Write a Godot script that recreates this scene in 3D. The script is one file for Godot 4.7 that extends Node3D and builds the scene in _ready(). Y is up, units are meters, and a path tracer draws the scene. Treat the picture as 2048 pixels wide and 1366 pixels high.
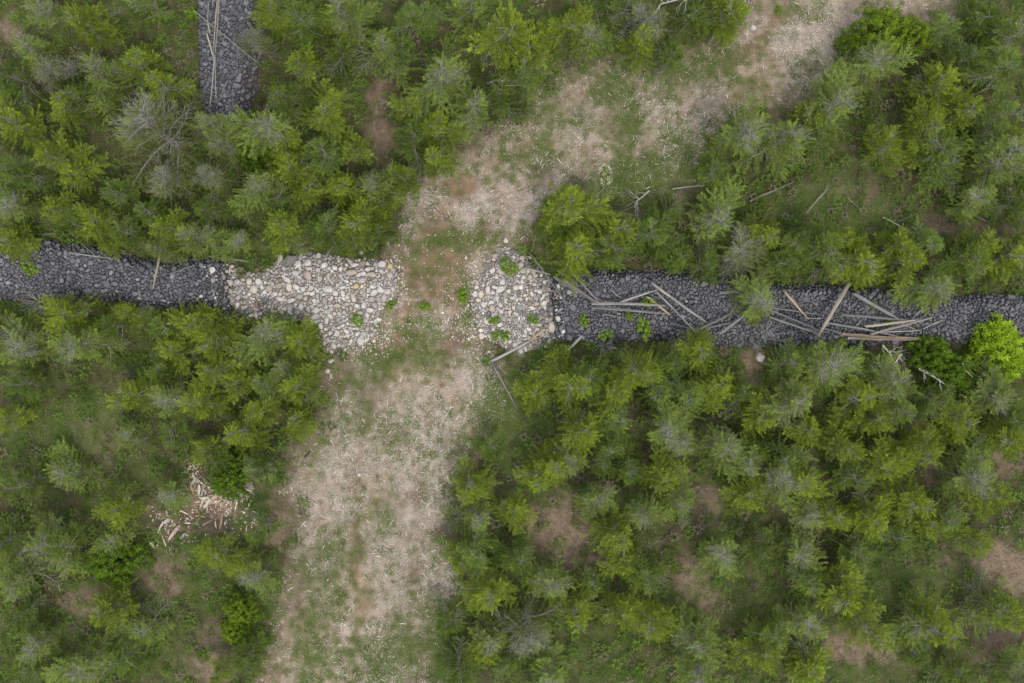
extends Node3D
# A cedar wood seen straight down from 40 m: a mulched clearing crosses an old dry-stone wall.
# x runs right, z runs down the picture, 56 picture units to the metre on the ground.
const SCALE := 56.0
const EYE := 40.0
const CELL := 0.07
const GW := 620
const GH := 424

var rng := RandomNumberGenerator.new()
var noise_a := FastNoiseLite.new()
var noise_b := FastNoiseLite.new()
var mats := {}
var walls := []          # {poly, height, ramp}
var crowns := {}         # kind -> list of [trunk mesh, branch mesh, foliage mesh]
var grass_map := PackedFloat32Array()
var straw_map := PackedFloat32Array()
var soil_map := PackedFloat32Array()
var open_map := PackedFloat32Array()

# ---------------------------------------------------------------- shape collector
class Shape:
	var v := PackedVector3Array()
	var n := PackedVector3Array()
	var c := PackedColorArray()
	var uv := PackedVector2Array()
	func tri(a: Vector3, b: Vector3, d: Vector3, col: Color, out: Vector3) -> void:
		var m := (d - a).cross(b - a)
		if m.dot(out) < 0.0:
			var t := b
			b = d
			d = t
			m = -m
		m = m.normalized()
		v.append(a); v.append(b); v.append(d)
		n.append(m); n.append(m); n.append(m)
		c.append(col); c.append(col); c.append(col)
	func tri_n(a: Vector3, b: Vector3, d: Vector3, col: Color, col2: Color, m: Vector3) -> void:
		if (d - a).cross(b - a).dot(m) < 0.0:
			v.append(a); v.append(d); v.append(b)
			c.append(col); c.append(col2); c.append(col2)
		else:
			v.append(a); v.append(b); v.append(d)
			c.append(col); c.append(col2); c.append(col2)
		n.append(m); n.append(m); n.append(m)
	func tube(pts: PackedVector3Array, radii: PackedFloat32Array, sides: int, col: Color, vary := 0.0) -> void:
		var rings := []
		for i in pts.size():
			var d: Vector3 = (pts[mini(i + 1, pts.size() - 1)] - pts[maxi(i - 1, 0)]).normalized()
			var x := d.cross(Vector3(0.31, 0.2, 0.93)).normalized()
			var y := d.cross(x)
			var ring := PackedVector3Array()
			for k in sides:
				var a := TAU * k / sides
				ring.append(pts[i] + (x * cos(a) + y * sin(a)) * radii[i])
			rings.append(ring)
		for i in pts.size() - 1:
			var mid: Vector3 = (pts[i] + pts[i + 1]) * 0.5
			for k in sides:
				var a: Vector3 = rings[i][k]
				var b: Vector3 = rings[i][(k + 1) % sides]
				var e: Vector3 = rings[i + 1][k]
				var f: Vector3 = rings[i + 1][(k + 1) % sides]
				var o := (a + b + e + f) * 0.25 - mid
				var cc := col * (1.0 + vary * (float((k * 7 + i * 3) % 5) / 2.0 - 1.0))
				tri(a, b, f, cc, o)
				tri(a, f, e, cc, o)
		var last := pts.size() - 1
		for k in range(1, sides - 1):
			tri(rings[0][0], rings[0][k], rings[0][k + 1], col, pts[0] - pts[1])
			tri(rings[last][0], rings[last][k], rings[last][k + 1], col, pts[last] - pts[last - 1])
	func mesh() -> ArrayMesh:
		var arrays := []
		arrays.resize(Mesh.ARRAY_MAX)
		arrays[Mesh.ARRAY_VERTEX] = v
		arrays[Mesh.ARRAY_NORMAL] = n
		arrays[Mesh.ARRAY_COLOR] = c
		var m := ArrayMesh.new()
		m.add_surface_from_arrays(Mesh.PRIMITIVE_TRIANGLES, arrays)
		return m

# ---------------------------------------------------------------- small helpers
func rr(a: float, b: float) -> float:
	return rng.randf_range(a, b)

func at(px: float, py: float, h := 0.0) -> Vector3:
	var k := (EYE - h) / (EYE * SCALE)
	return Vector3((px - 1024.0) * k, h, (py - 683.0) * k)

func tag(o: Node3D, label: String, category: String, group := "", kind := "") -> Node3D:
	o.set_meta("label", label)
	o.set_meta("category", category)
	if group: o.set_meta("group", group)
	if kind: o.set_meta("kind", kind)
	return o

var used := {}
func numbered(called: String) -> String:
	var k: int = used.get(called, 0)
	used[called] = k + 1
	return called if k == 0 else "%s_%03d" % [called, k]

func base(called: String, where: Vector3, turn := 0.0) -> Node3D:
	var o := Node3D.new()
	o.name = numbered(called)
	add_child(o)
	o.position = where
	o.rotation.y = turn
	return o

func part(called: String, mesh: Mesh, mat: Material, parent: Node3D, where := Vector3.ZERO) -> MeshInstance3D:
	var o := MeshInstance3D.new()
	o.name = numbered(called) if parent == self else called
	o.mesh = mesh
	o.material_override = mat
	o.position = where
	parent.add_child(o, true)
	return o

func scatter(called: String, mesh: Mesh, mat: Material, parent: Node3D, places: Array, tints: Array) -> MultiMeshInstance3D:
	var mm := MultiMesh.new()
	mm.transform_format = MultiMesh.TRANSFORM_3D
	mm.use_colors = true
	mm.mesh = mesh
	mm.instance_count = places.size()
	for i in places.size():
		mm.set_instance_transform(i, places[i])
		mm.set_instance_color(i, tints[i])
	var o := MultiMeshInstance3D.new()
	o.name = called
	o.multimesh = mm
	o.material_override = mat
	o.set_meta("kind", "stuff")
	parent.add_child(o, true)
	return o

func noise_texture(freq: float, seed_: int, low: Color, high: Color, size := 256, normal := false, strength := 4.0, kind := FastNoiseLite.TYPE_SIMPLEX_SMOOTH) -> NoiseTexture2D:
	var t := NoiseTexture2D.new()
	t.width = size
	t.height = size
	t.seamless = true
	t.as_normal_map = normal
	t.bump_strength = strength
	var n := FastNoiseLite.new()
	n.seed = seed_
	n.noise_type = kind
	n.frequency = freq
	n.fractal_octaves = 4
	t.noise = n
	if not normal:
		var g := Gradient.new()
		g.set_color(0, low)
		g.set_color(1, high)
		t.color_ramp = g
	return t

func mat(called: String, rough := 0.85) -> StandardMaterial3D:
	var m := StandardMaterial3D.new()
	m.resource_name = called
	m.vertex_color_use_as_albedo = true
	m.roughness = rough
	m.metallic_specular = 0.3
	mats[called] = m
	return m

func make_materials() -> void:
	for spec in [["leaf", 0.7], ["bark", 0.95], ["rail", 0.9], ["grass", 0.8], ["chip", 0.9], ["dead", 0.9], ["rock", 0.85], ["earth", 1.0]]:
		mat(spec[0], spec[1])
	for soft in ["leaf", "grass", "chip", "dead"]:
		mats[soft].specular_mode = BaseMaterial3D.SPECULAR_DISABLED
	mats.leaf.backlight = Color(0.45, 0.45, 0.25)
	mats.grass.backlight = Color(0.4, 0.4, 0.25)
	var mottled := noise_texture(0.03, 5, Color(0.8, 0.8, 0.81), Color(1, 1, 1))
	var bumps := noise_texture(0.04, 9, Color.BLACK, Color.WHITE, 256, true, 6.0)
	var m: StandardMaterial3D = mats.rock
	m.albedo_texture = mottled
	m.normal_enabled = true
	m.normal_texture = bumps
	m.normal_scale = 0.7
	m.uv1_triplanar = true
	m.uv1_world_triplanar = true
	m.uv1_scale = Vector3(1.7, 1.7, 1.7)
	m = mats.earth
	m.albedo_texture = mottled
	m.uv1_triplanar = true
	m.uv1_world_triplanar = true

func rock_mat(c: Color) -> StandardMaterial3D:
	# c is a linear, real-world base colour
	var key := "rock %.3f %.3f %.3f" % [c.r, c.g, c.b]
	if not mats.has(key):
		var m: StandardMaterial3D = mats.rock.duplicate()
		m.resource_name = key
		m.vertex_color_use_as_albedo = false
		m.albedo_color = c.linear_to_srgb()
		mats[key] = m
	return mats[key]

# ---------------------------------------------------------------- stones
var rocks := []
var pebbles := []

func ico(level: int) -> Array:
	var t := (1.0 + sqrt(5.0)) / 2.0
	var vs := []
	for q in [[-1, t, 0], [1, t, 0], [-1, -t, 0], [1, -t, 0], [0, -1, t], [0, 1, t], [0, -1, -t], [0, 1, -t], [t, 0, -1], [t, 0, 1], [-t, 0, -1], [-t, 0, 1]]:
		vs.append(Vector3(q[0], q[1], q[2]).normalized())
	var fs := []
	for i in 12:
		for j in range(i + 1, 12):
			for k in range(j + 1, 12):
				if vs[i].distance_to(vs[j]) < 1.1 and vs[j].distance_to(vs[k]) < 1.1 and vs[i].distance_to(vs[k]) < 1.1:
					fs.append([vs[i], vs[j], vs[k]])
	for l in level:
		var next := []
		for f in fs:
			var a: Vector3 = ((f[0] + f[1]) * 0.5).normalized()
			var b: Vector3 = ((f[1] + f[2]) * 0.5).normalized()
			var c: Vector3 = ((f[2] + f[0]) * 0.5).normalized()
			next.append_array([[f[0], a, c], [a, f[1], b], [c, b, f[2]], [a, b, c]])
		fs = next
	return fs

func make_rock(level: int, round_: float) -> ArrayMesh:
	var planes := []
	for i in 9:
		var d := Vector3(rr(-1, 1), rr(-1, 1), rr(-1, 1)).normalized()
		planes.append([d, rr(round_ - 0.16, round_ + 0.2)])
	var off := Vector3(rr(0, 90), rr(0, 90), rr(0, 90))
	var s := Shape.new()
	for f in ico(level):
		var q := []
		for p in f:
			var w: Vector3 = p
			w *= 1.0 + 0.13 * noise_a.get_noise_3dv((p + off) * 9.0)
			for pl in planes:
				var over: float = w.dot(pl[0]) - pl[1]
				if over > 0.0:
					w -= pl[0] * over * 0.92
			q.append(w)
		s.tri(q[0], q[1], q[2], Color.WHITE, q[0] + q[1] + q[2])
	return s.mesh()

func edge_distance(p: Vector2, poly: PackedVector2Array) -> float:
	var best := 1e9
	for i in poly.size():
		var q := Geometry2D.get_closest_point_to_segment(p, poly[i], poly[(i + 1) % poly.size()])
		best = minf(best, q.distance_squared_to(p))
	return sqrt(best)

func outline(points: Array) -> PackedVector2Array:
	var poly := PackedVector2Array()
	for q in points:
		poly.append(Vector2((q[0] - 1024.0) / SCALE, (q[1] - 683.0) / SCALE))
	return poly

func band(points: Array) -> PackedVector2Array:
	# centre line with half widths -> outline with an uneven edge
	var left := []
	var right := []
	for i in points.size() - 1:
		var a = points[i]
		var b = points[i + 1]
		var n := 6
		for k in n + (1 if i == points.size() - 2 else 0):
			var t := float(k) / n
			var x := lerpf(a[0], b[0], t)
			var y := lerpf(a[1], b[1], t)
			var h := lerpf(a[2], b[2], t)
			var d := Vector2(b[0] - a[0], b[1] - a[1]).normalized()
			left.append([x + d.y * (h + rr(-5, 5)), y - d.x * (h + rr(-5, 5))])
			right.push_front([x - d.y * (h + rr(-5, 5)), y + d.x * (h + rr(-5, 5))])
	return outline(left + right)

func mound(w: Dictionary, x: float, z: float) -> float:
	var p := Vector2(x, z)
	if not Geometry2D.is_point_in_polygon(p, w.poly):
		return 0.0
	return w.height * smoothstep(-0.12, w.ramp, edge_distance(p, w.poly)) * (0.88 + 0.25 * noise_a.get_noise_2d(x * 25.0, z * 25.0))

func top_at(x: float, z: float) -> float:
	var h := 0.0
	for w in walls:
		var m := mound(w, x, z)
		if m > 0.0:
			h = maxf(h, m + 0.1)
	return h

func tone_of(kind: String) -> Color:
	if kind == "dark":
		var k := rr(0.68, 1.28)
		if rng.randf() < 0.03:
			return Color(0.3, 0.3, 0.29) * rr(0.7, 1.3)
		return Color(0.175, 0.177, 0.188) * k
	var pick := rng.randf()
	var k2 := rr(0.72, 1.4)
	if pick < 0.34: return Color(0.54, 0.515, 0.47) * k2
	if pick < 0.58: return Color(0.47, 0.43, 0.38) * k2
	if pick < 0.78: return Color(0.6, 0.575, 0.53) * k2
	if pick < 0.9: return Color(0.4, 0.34, 0.28) * k2
	if pick < 0.97: return Color(0.3, 0.295, 0.29) * k2
	return Color(0.5, 0.39, 0.22) * k2

func stone_tones(kind: String, n: int) -> Array:
	var out := []
	for i in n:
		var c := tone_of(kind)
		c.a = 1.0
		out.append(rock_mat(c))
	return out

# Stones laid close together over a mound. given: picked stones as [x, y, long half, short half, turn, colour]
func stone_heap(called: String, label: String, category: String, poly: PackedVector2Array, height: float, ramp: float, kind: String, steps: Array, face: float, given: Array, dark_below := -1.0) -> void:
	var wall := {"poly": poly, "height": height, "ramp": ramp}
	walls.append(wall)
	var root := base(called, Vector3.ZERO)
	tag(root, label, category)
	# packed rubble and soil under the visible stones
	var lo := poly[0]
	var hi := poly[0]
	for p in poly:
		lo = lo.min(p)
		hi = hi.max(p)
	var core := Shape.new()
	var step := 0.22
	var nx := int((hi.x - lo.x) / step) + 3
	var nz := int((hi.y - lo.y) / step) + 3
	var hs := PackedFloat32Array()
	for j in nz:
		for i in nx:
			hs.append(mound(wall, lo.x + (i - 1) * step, lo.y + (j - 1) * step) - 0.03)
	for j in nz - 1:
		for i in nx - 1:
			var q := []
			var most := -1.0
			for k in [[0, 0], [1, 0], [1, 1], [0, 1]]:
				var h := hs[(j + k[1]) * nx + i + k[0]]
				most = maxf(most, h)
				q.append(Vector3(lo.x + (i - 1 + k[0]) * step, h, lo.y + (j - 1 + k[1]) * step))
			if most > 0.0:
				var c := Color(0.085, 0.085, 0.088) if kind == "dark" else Color(0.3, 0.27, 0.23)
				core.tri(q[0], q[1], q[2], c, Vector3.UP)
				core.tri(q[0], q[2], q[3], c, Vector3.UP)
	var core_part := part("rubble_core", core.mesh(), mats.earth, root)
	core_part.set_meta("kind", "stuff")
	var tight := 0.79 if kind == "pale" else 0.82
	var grid := {}
	var found := []   # [x, z, r, given]
	for g in given:
		var gx: float = (g[0] - 1024.0) / SCALE
		var gz: float = (g[1] - 683.0) / SCALE
		var gr: float = (g[2] + g[3]) * 0.5 / SCALE
		found.append([gx, gz, gr, g])
	for f in found:
		var key := Vector2i(floori(f[0] / 0.35), floori(f[1] / 0.35))
		if not grid.has(key): grid[key] = []
		grid[key].append(f)
	for st in steps:
		var r0: float = st[0]
		for i in int(st[1]):
			var x := rr(lo.x, hi.x)
			var z := rr(lo.y, hi.y)
			if not Geometry2D.is_point_in_polygon(Vector2(x, z), poly):
				continue
			if absf(x) > 19.4 or absf(z) > 13.3:
				continue
			var r := r0 * rr(0.8, 1.2)
			if face > 0.0 and r0 > 0.105 and edge_distance(Vector2(x, z), poly) > face * rr(0.3, 1.4):
				continue
			var key := Vector2i(floori(x / 0.35), floori(z / 0.35))
			var free := true
			for dx in [-1, 0, 1]:
				for dz in [-1, 0, 1]:
					for f in grid.get(key + Vector2i(dx, dz), []):
						var gap: float = (r + f[2]) * tight
						if (f[0] - x) * (f[0] - x) + (f[1] - z) * (f[1] - z) < gap * gap:
							free = false
							break
					if not free: break
				if not free: break
			if not free:
				continue
			var f := [x, z, r * 1.06, null]
			found.append(f)
			if not grid.has(key): grid[key] = []
			grid[key].append(f)
	found.sort_custom(func(a, b): return a[2] > b[2])
	var tones := stone_tones(kind, 14)
	var low_tones := stone_tones("dark", 5)
	var other := "pale" if kind == "dark" else "dark"
	var other_tones := stone_tones(other, 5)
	var places := []
	var tints := []
	for i in found.size():
		var f = found[i]
		var r: float = f[2]
		var h := mound(wall, f[0], f[1])
		var turn := Basis(Vector3.UP, rr(0, TAU))
		var size := Vector3(r * rr(0.95, 1.3), r * rr(0.6, 0.85), r * rr(0.8, 1.05))
		var m: Material = tones[rng.randi() % tones.size()]
		var near := minf(absf(f[0] + 10.16), absf(f[0] - 1.54))
		var stray: bool = f[1] > -3.6 and rng.randf() < 0.36 - near * 0.42
		if stray and f[3] == null:
			m = other_tones[rng.randi() % 5]
		if dark_below > 0.0 and f[1] > dark_below + noise_b.get_noise_2d(f[0] * 40.0, 3.0) * 0.6 and f[0] < -7.2:
			m = low_tones[rng.randi() % 5]
		if f[3] != null:
			var g: Array = f[3]
			turn = Basis(Vector3.UP, deg_to_rad(g[4]))
			size = Vector3(g[2] / SCALE, minf(g[2], g[3]) / SCALE * 0.8, g[3] / SCALE)
			if g[5] != null:
				m = rock_mat(g[5])
		var tilt := Basis(Vector3(rr(-1, 1), 0, rr(-1, 1)).normalized(), rr(0.0, 0.35))
		var b := turn * tilt * Basis.from_scale(size) * Basis(Vector3(rr(-1, 1), rr(-1, 1), rr(-1, 1)).normalized(), rr(0, TAU))
		if i < 285:
			var o := part("stone", rocks[rng.randi() % rocks.size()], m, root)
			o.transform = Transform3D(b, Vector3(f[0], h + r * 0.22, f[1]))
		else:
			places.append(Transform3D(b, Vector3(f[0], h + r * 0.2, f[1])))
			var c := tone_of("dark" if m in low_tones else other if stray else kind)
			c.a = 1.0
			tints.append(c)
	scatter("small_stones", pebbles[rng.randi() % pebbles.size()], mats.rock, root, places, tints)

# ---------------------------------------------------------------- ground maps
func stamp(map: PackedFloat32Array, blobs: Array) -> PackedFloat32Array:
	for b in blobs:
		var cx: float = (b[0] - 1024.0) / SCALE / CELL + GW * 0.5
		var cz: float = (b[1] - 683.0) / SCALE / CELL + GH * 0.5
		var rx: float = b[2] / SCALE / CELL
		var rz: float = b[3] / SCALE / CELL
		var amp: float = b[4]
		for j in range(maxi(0, int(cz - rz * 1.7)), mini(GH, int(cz + rz * 1.7))):
			for i in range(maxi(0, int(cx - rx * 1.7)), mini(GW, int(cx + rx * 1.7))):
				var dx := (i - cx) / rx
				var dz := (j - cz) / rz
				var d := sqrt(dx * dx + dz * dz) + noise_b.get_noise_2d(i * 2.2 + b[0], j * 2.2) * 0.7 + noise_a.get_noise_2d(i * 6.0, j * 6.0) * 0.5
				if d < 1.35:
					map[j * GW + i] += amp * smoothstep(1.35, 0.2, d) * (1.0 + 0.7 * noise_a.get_noise_2d(i * 13.0, j * 13.0 + 60.0))
	return map

func look_up(map: PackedFloat32Array, x: float, z: float) -> float:
	var i := clampi(int(x / CELL + GW * 0.5), 0, GW - 1)
	var j := clampi(int(z / CELL + GH * 0.5), 0, GH - 1)
	return map[j * GW + i]

func make_ground() -> void:
	var clearing := outline([[520, 1500], [530, 1366], [548, 1250], [575, 1120], [600, 1010], [548, 965], [592, 900], [640, 850], [655, 760], [672, 700], [760, 640], [785, 520], [800, 420], [830, 365], [905, 300], [1000, 245], [1060, 195], [1115, 140], [1250, 110], [1400, 85], [1475, 55], [1485, -120],
		[1960, -120], [1920, 30], [1870, 80], [1780, 150], [1690, 130], [1640, 205], [1570, 215], [1440, 235], [1405, 300], [1385, 375], [1310, 410], [1235, 345], [1130, 360], [1085, 440], [1040, 485], [985, 530], [955, 580], [945, 640], [970, 690], [995, 740], [1015, 830], [965, 900], [905, 950], [885, 1060], [925, 1150], [930, 1210], [870, 1260], [855, 1366], [860, 1500]])
	var n := GW * GH
	open_map.resize(n); grass_map.resize(n); straw_map.resize(n); soil_map.resize(n)
	for j in GH:
		for i in GW:
			var x := (i - GW * 0.5) * CELL
			var z := (j - GH * 0.5) * CELL
			var k := j * GW + i
			var p := Vector2(x + noise_a.get_noise_2d(i * 3.0, j * 3.0) * 0.55, z + noise_a.get_noise_2d(i * 3.0 + 500.0, j * 3.0) * 0.55)
			var big := noise_b.get_noise_2d(i * 0.9, j * 0.9)
			var fine := noise_b.get_noise_2d(i * 4.0 + 99.0, j * 4.0)
			# soft edge: the share of a ragged ring of points that lies in the clearing
			var inside := 0.0
			for o in 6:
				var off := Vector2(cos(o * 1.047), sin(o * 1.047)) * (0.18 + 0.3 * float(o % 3))
				if Geometry2D.is_point_in_polygon(p + off, clearing):
					inside += 1.0 / 6.0
			open_map[k] = inside
			straw_map[k] = lerpf(0.04, 0.55 + 0.35 * big + 0.25 * fine, inside)
			grass_map[k] = lerpf(0.3 + 0.4 * big + 0.25 * fine, 0.24 - 0.22 * big + 0.65 * noise_a.get_noise_2d(i * 9.0 + 50.0, j * 9.0) + 0.3 * noise_b.get_noise_2d(i * 2.0 - 300.0, j * 2.0), inside)
			soil_map[k] = lerpf(0.0, 0.12 + 0.25 * noise_a.get_noise_2d(i * 1.4, j * 1.4), inside)
	grass_map = stamp(grass_map, [[745, 722, 55, 35, 0.9], [860, 710, 60, 30, 0.5], [940, 620, 30, 45, 0.7], [850, 660, 60, 28, 0.6], [910, 480, 80, 22, 0.7], [1035, 315, 90, 35, 0.55], [1080, 180, 30, 40, 0.4],
		[1225, 175, 45, 60, 0.7], [1260, 245, 25, 70, 0.8], [1340, 330, 70, 60, 0.5], [1450, 130, 70, 60, 0.5], [1600, 20, 60, 22, 0.4], [640, 1200, 50, 120, 0.2], [760, 1330, 120, 50, 0.5], [620, 1330, 60, 60, 0.25], [770, 1080, 25, 60, 0.3],
		[690, 1080, 40, 50, 0.35], [150, 850, 130, 70, 0.8], [40, 850, 60, 50, 0.5], [1450, 1190, 90, 70, 0.8], [1790, 1150, 90, 45, 0.7], [1260, 345, 80, 40, 0.6], [420, 1150, 40, 90, 0.5], [1640, 410, 180, 45, 0.7], [490, 1010, 60, 45, 0.5],
		[1260, 1330, 50, 60, 0.6], [1360, 1200, 60, 40, 0.5], [1960, 1180, 70, 50, 0.5], [1100, 850, 50, 60, 0.4], [1030, 880, 50, 60, 0.5], [980, 640, 25, 60, 0.35], [1700, 1330, 90, 40, 0.5], [330, 1090, 60, 40, 0.6], [250, 690, 60, 30, 0.3], [1010, 850, 60, 90, 0.7], [890, 1290, 45, 70, 0.6], [870, 1220, 40, 40, 0.4], [520, 1180, 50, 80, 0.4], [650, 1250, 80, 120, 0.12], [800, 1290, 90, 90, 0.25], [1080, 260, 70, 60, 0.35], [1340, 170, 90, 60, 0.45], [1400, 290, 60, 60, 0.45], [1300, 360, 80, 50, 0.5], [1000, 560, 30, 40, 0.3], [700, 850, 40, 40, 0.3], [860, 880, 90, 40, 0.25], [960, 830, 50, 60, 0.35], [1100, 100, 60, 40, 0.4], [1040, 200, 40, 40, 0.4]])
	straw_map = stamp(straw_map, [[820, 830, 110, 55, 0.35], [800, 930, 120, 60, 0.3], [860, 1010, 45, 45, 0.45], [690, 930, 80, 40, 0.35], [880, 1160, 60, 60, 0.4], [690, 1010, 60, 40, 0.25], [960, 420, 110, 40, 0.35], [1170, 235, 60, 60, 0.35],
		[1600, 90, 90, 80, 0.4], [1610, 180, 50, 35, 0.4], [1320, 220, 60, 35, 0.35], [960, 770, 45, 45, 0.35], [850, 400, 50, 60, 0.2], [1450, 250, 40, 60, 0.2], [640, 1130, 40, 60, 0.25], [700, 1340, 60, 40, 0.2], [900, 330, 50, 30, 0.2], [415, 1010, 80, 40, 0.5]])
	soil_map = stamp(soil_map, [[870, 540, 120, 95, 1.0], [760, 700, 70, 30, 0.6], [930, 680, 90, 30, 0.8], [800, 680, 90, 30, 0.6], [680, 740, 45, 45, 0.7], [915, 365, 60, 25, 0.7], [870, 415, 50, 25, 0.5], [1210, 240, 40, 40, 0.3], [1540, 30, 60, 40, 0.5], [1510, 130, 60, 40, 0.4], [780, 730, 25, 45, 0.6],
		[705, 1100, 14, 90, 0.6], [730, 1200, 16, 60, 0.4], [820, 990, 60, 25, 0.4], [730, 960, 50, 30, 0.4], [560, 1040, 40, 60, 0.5], [590, 1180, 30, 80, 0.5], [630, 880, 40, 30, 0.5],
		[1115, 1060, 62, 75, 0.95], [1170, 1120, 60, 30, 0.7], [1745, 1290, 115, 55, 0.85], [2010, 1125, 75, 50, 0.9], [2030, 1160, 30, 40, 0.7], [1375, 1150, 45, 55, 0.85], [1420, 1205, 45, 40, 0.6], [425, 1330, 60, 35, 0.7], [330, 1145, 40, 60, 0.7], [425, 1270, 30, 50, 0.7],
		[765, 190, 35, 40, 0.7], [770, 270, 45, 50, 0.7], [15, 50, 40, 30, 0.8], [1425, 1010, 40, 60, 0.6], [1500, 745, 28, 50, 0.8], [1930, 455, 110, 28, 0.6], [2000, 910, 45, 40, 0.7], [1890, 1120, 40, 30, 0.3], [200, 870, 60, 70, 0.45], [250, 1290, 30, 30, 0.3],
		[540, 1050, 40, 50, 0.7], [415, 1005, 90, 62, 1.1], [150, 1190, 40, 50, 0.6], [60, 1090, 30, 25, 0.5], [1560, 1020, 30, 30, 0.4], [1860, 950, 40, 30, 0.4], [1990, 1280, 60, 40, 0.6], [1620, 1050, 40, 20, 0.3], [1260, 1090, 30, 30, 0.4], [335, 1065, 35, 30, 0.6], [400, 830, 40, 30, 0.4], [1700, 385, 80, 30, 0.4]])
	var ruts := []
	for line in [[[700, 1400], [712, 1180], [708, 980], [745, 800], [800, 660], [850, 520], [905, 400], [1010, 320], [1190, 235], [1400, 170], [1540, 60], [1600, -60]], [[812, 1400], [822, 1180], [835, 980], [865, 800], [905, 660], [930, 520], [985, 420], [1085, 330], [1250, 265], [1450, 205], [1610, 90], [1680, -60]]]:
		for k in line.size() - 1:
			for q in 9:
				var t := (q + rr(0, 0.6)) / 9.0
				ruts.append([lerpf(line[k][0], line[k + 1][0], t) + rr(-4, 4), lerpf(line[k][1], line[k + 1][1], t), 13, 20, rr(0.05, 0.42)])
	soil_map = stamp(soil_map, ruts)
	var im := Image.create(GW, GH, false, Image.FORMAT_RGBF)
	for j in GH:
		for i in GW:
			var k := j * GW + i
			var s := clampf(straw_map[k], 0.0, 1.0)
			var g := clampf(grass_map[k], 0.0, 1.0)
			var b := clampf(soil_map[k], 0.0, 1.0)
			var tone := noise_a.get_noise_2d(i * 5.0, j * 5.0 + 777.0)
			var pink := clampf(0.5 + noise_b.get_noise_2d(i * 0.7 + 40.0, j * 0.7) * 1.6 + (0.3 if j < 150 else 0.0), 0.0, 1.0)
			var c := Color(0.24, 0.185, 0.135).lerp(Color(0.35, 0.25, 0.17), pink)
			c = c.lerp(Color(0.57, 0.495, 0.435), s * 0.9)
			c = c.lerp(Color(0.17, 0.112, 0.075).lerp(Color(0.29, 0.185, 0.12), pink), b * 0.85)
			c = c.lerp(Color(0.19, 0.205, 0.095), g * 0.55)
			var wood := Color(0.105, 0.085, 0.055).lerp(Color(0.11, 0.155, 0.047), g).lerp(Color(0.32, 0.24, 0.175), b * 0.9)
			c = wood.lerp(c, open_map[k])
			c *= 1.0 + 0.35 * tone
			im.set_pixel(i, j, Color(c.r, c.g, c.b).linear_to_srgb())
	var im8 := im.duplicate()
	im8.convert(Image.FORMAT_RGB8)
	var m := StandardMaterial3D.new()
	m.resource_name = "forest floor"
	m.albedo_texture = ImageTexture.create_from_image(im8)
	m.roughness = 1.0
	m.metallic_specular = 0.1
	m.detail_enabled = true
	m.detail_blend_mode = BaseMaterial3D.BLEND_MODE_MUL
	m.detail_uv_layer = BaseMaterial3D.DETAIL_UV_2
	m.detail_albedo = noise_texture(0.11, 21, Color(0.74, 0.73, 0.72), Color(1, 1, 1), 512)
	var far := StandardMaterial3D.new()
	far.resource_name = "wood floor beyond"
	far.albedo_texture = noise_texture(0.02, 31, Color(0.2, 0.21, 0.1), Color(0.36, 0.34, 0.2))
	far.uv1_triplanar = true
	far.uv1_world_triplanar = true
	far.uv1_scale = Vector3(0.1, 0.1, 0.1)
	far.roughness = 1.0
	# one sheet: an uneven middle, flat surroundings out to the horizon
	var w := GW * CELL * 0.5
	var d := GH * CELL * 0.5
	var nx := 124
	var nz := 84
	var v := PackedVector3Array()
	var nn := PackedVector3Array()
	var uv := PackedVector2Array()
	var ix := PackedInt32Array()
	for j in nz + 1:
		for i in nx + 1:
			var x := lerpf(-w, w, float(i) / nx)
			var z := lerpf(-d, d, float(j) / nz)
			v.append(Vector3(x, ground_height(x, z), z))
			var e := 0.2
			nn.append(Vector3(ground_height(x - e, z) - ground_height(x + e, z), 2.0 * e, ground_height(x, z - e) - ground_height(x, z + e)).normalized())
			uv.append(Vector2(float(i) / nx, float(j) / nz))
	var uv2 := PackedVector2Array()
	for q in v:
		uv2.append(Vector2(q.x, q.z) / 2.3)
	for j in nz:
		for i in nx:
			var a := j * (nx + 1) + i
			ix.append_array(PackedInt32Array([a, a + 1, a + nx + 2, a, a + nx + 2, a + nx + 1]))
	var arrays := []
	arrays.resize(Mesh.ARRAY_MAX)
	arrays[Mesh.ARRAY_VERTEX] = v
	arrays[Mesh.ARRAY_NORMAL] = nn
	arrays[Mesh.ARRAY_TEX_UV] = uv
	arrays[Mesh.ARRAY_TEX_UV2] = uv2
	arrays[Mesh.ARRAY_INDEX] = ix
	var mesh := ArrayMesh.new()
	mesh.add_surface_from_arrays(Mesh.PRIMITIVE_TRIANGLES, arrays)
	var ring := Shape.new()
	var far_out := 600.0
	for r in [[-far_out, -far_out, far_out, -d], [-far_out, d, far_out, far_out], [-far_out, -d, -w, d], [w, -d, far_out, d]]:
		var a := Vector3(r[0], 0, r[1])
		var b := Vector3(r[2], 0, r[1])
		var c := Vector3(r[2], 0, r[3])
		var e := Vector3(r[0], 0, r[3])
		ring.tri(a, b, c, Color.WHITE, Vector3.UP)
		ring.tri(a, c, e, Color.WHITE, Vector3.UP)
	arrays = []
	arrays.resize(Mesh.ARRAY_MAX)
	arrays[Mesh.ARRAY_VERTEX] = ring.v
	arrays[Mesh.ARRAY_NORMAL] = ring.n
	mesh.add_surface_from_arrays(Mesh.PRIMITIVE_TRIANGLES, arrays)
	mesh.surface_set_material(0, m)
	mesh.surface_set_material(1, far)
	var o := MeshInstance3D.new()
	o.name = "ground"
	o.mesh = mesh
	add_child(o)
	tag(o, "mulched clearing and mossy wood floor seen from above", "ground", "", "structure")

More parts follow.
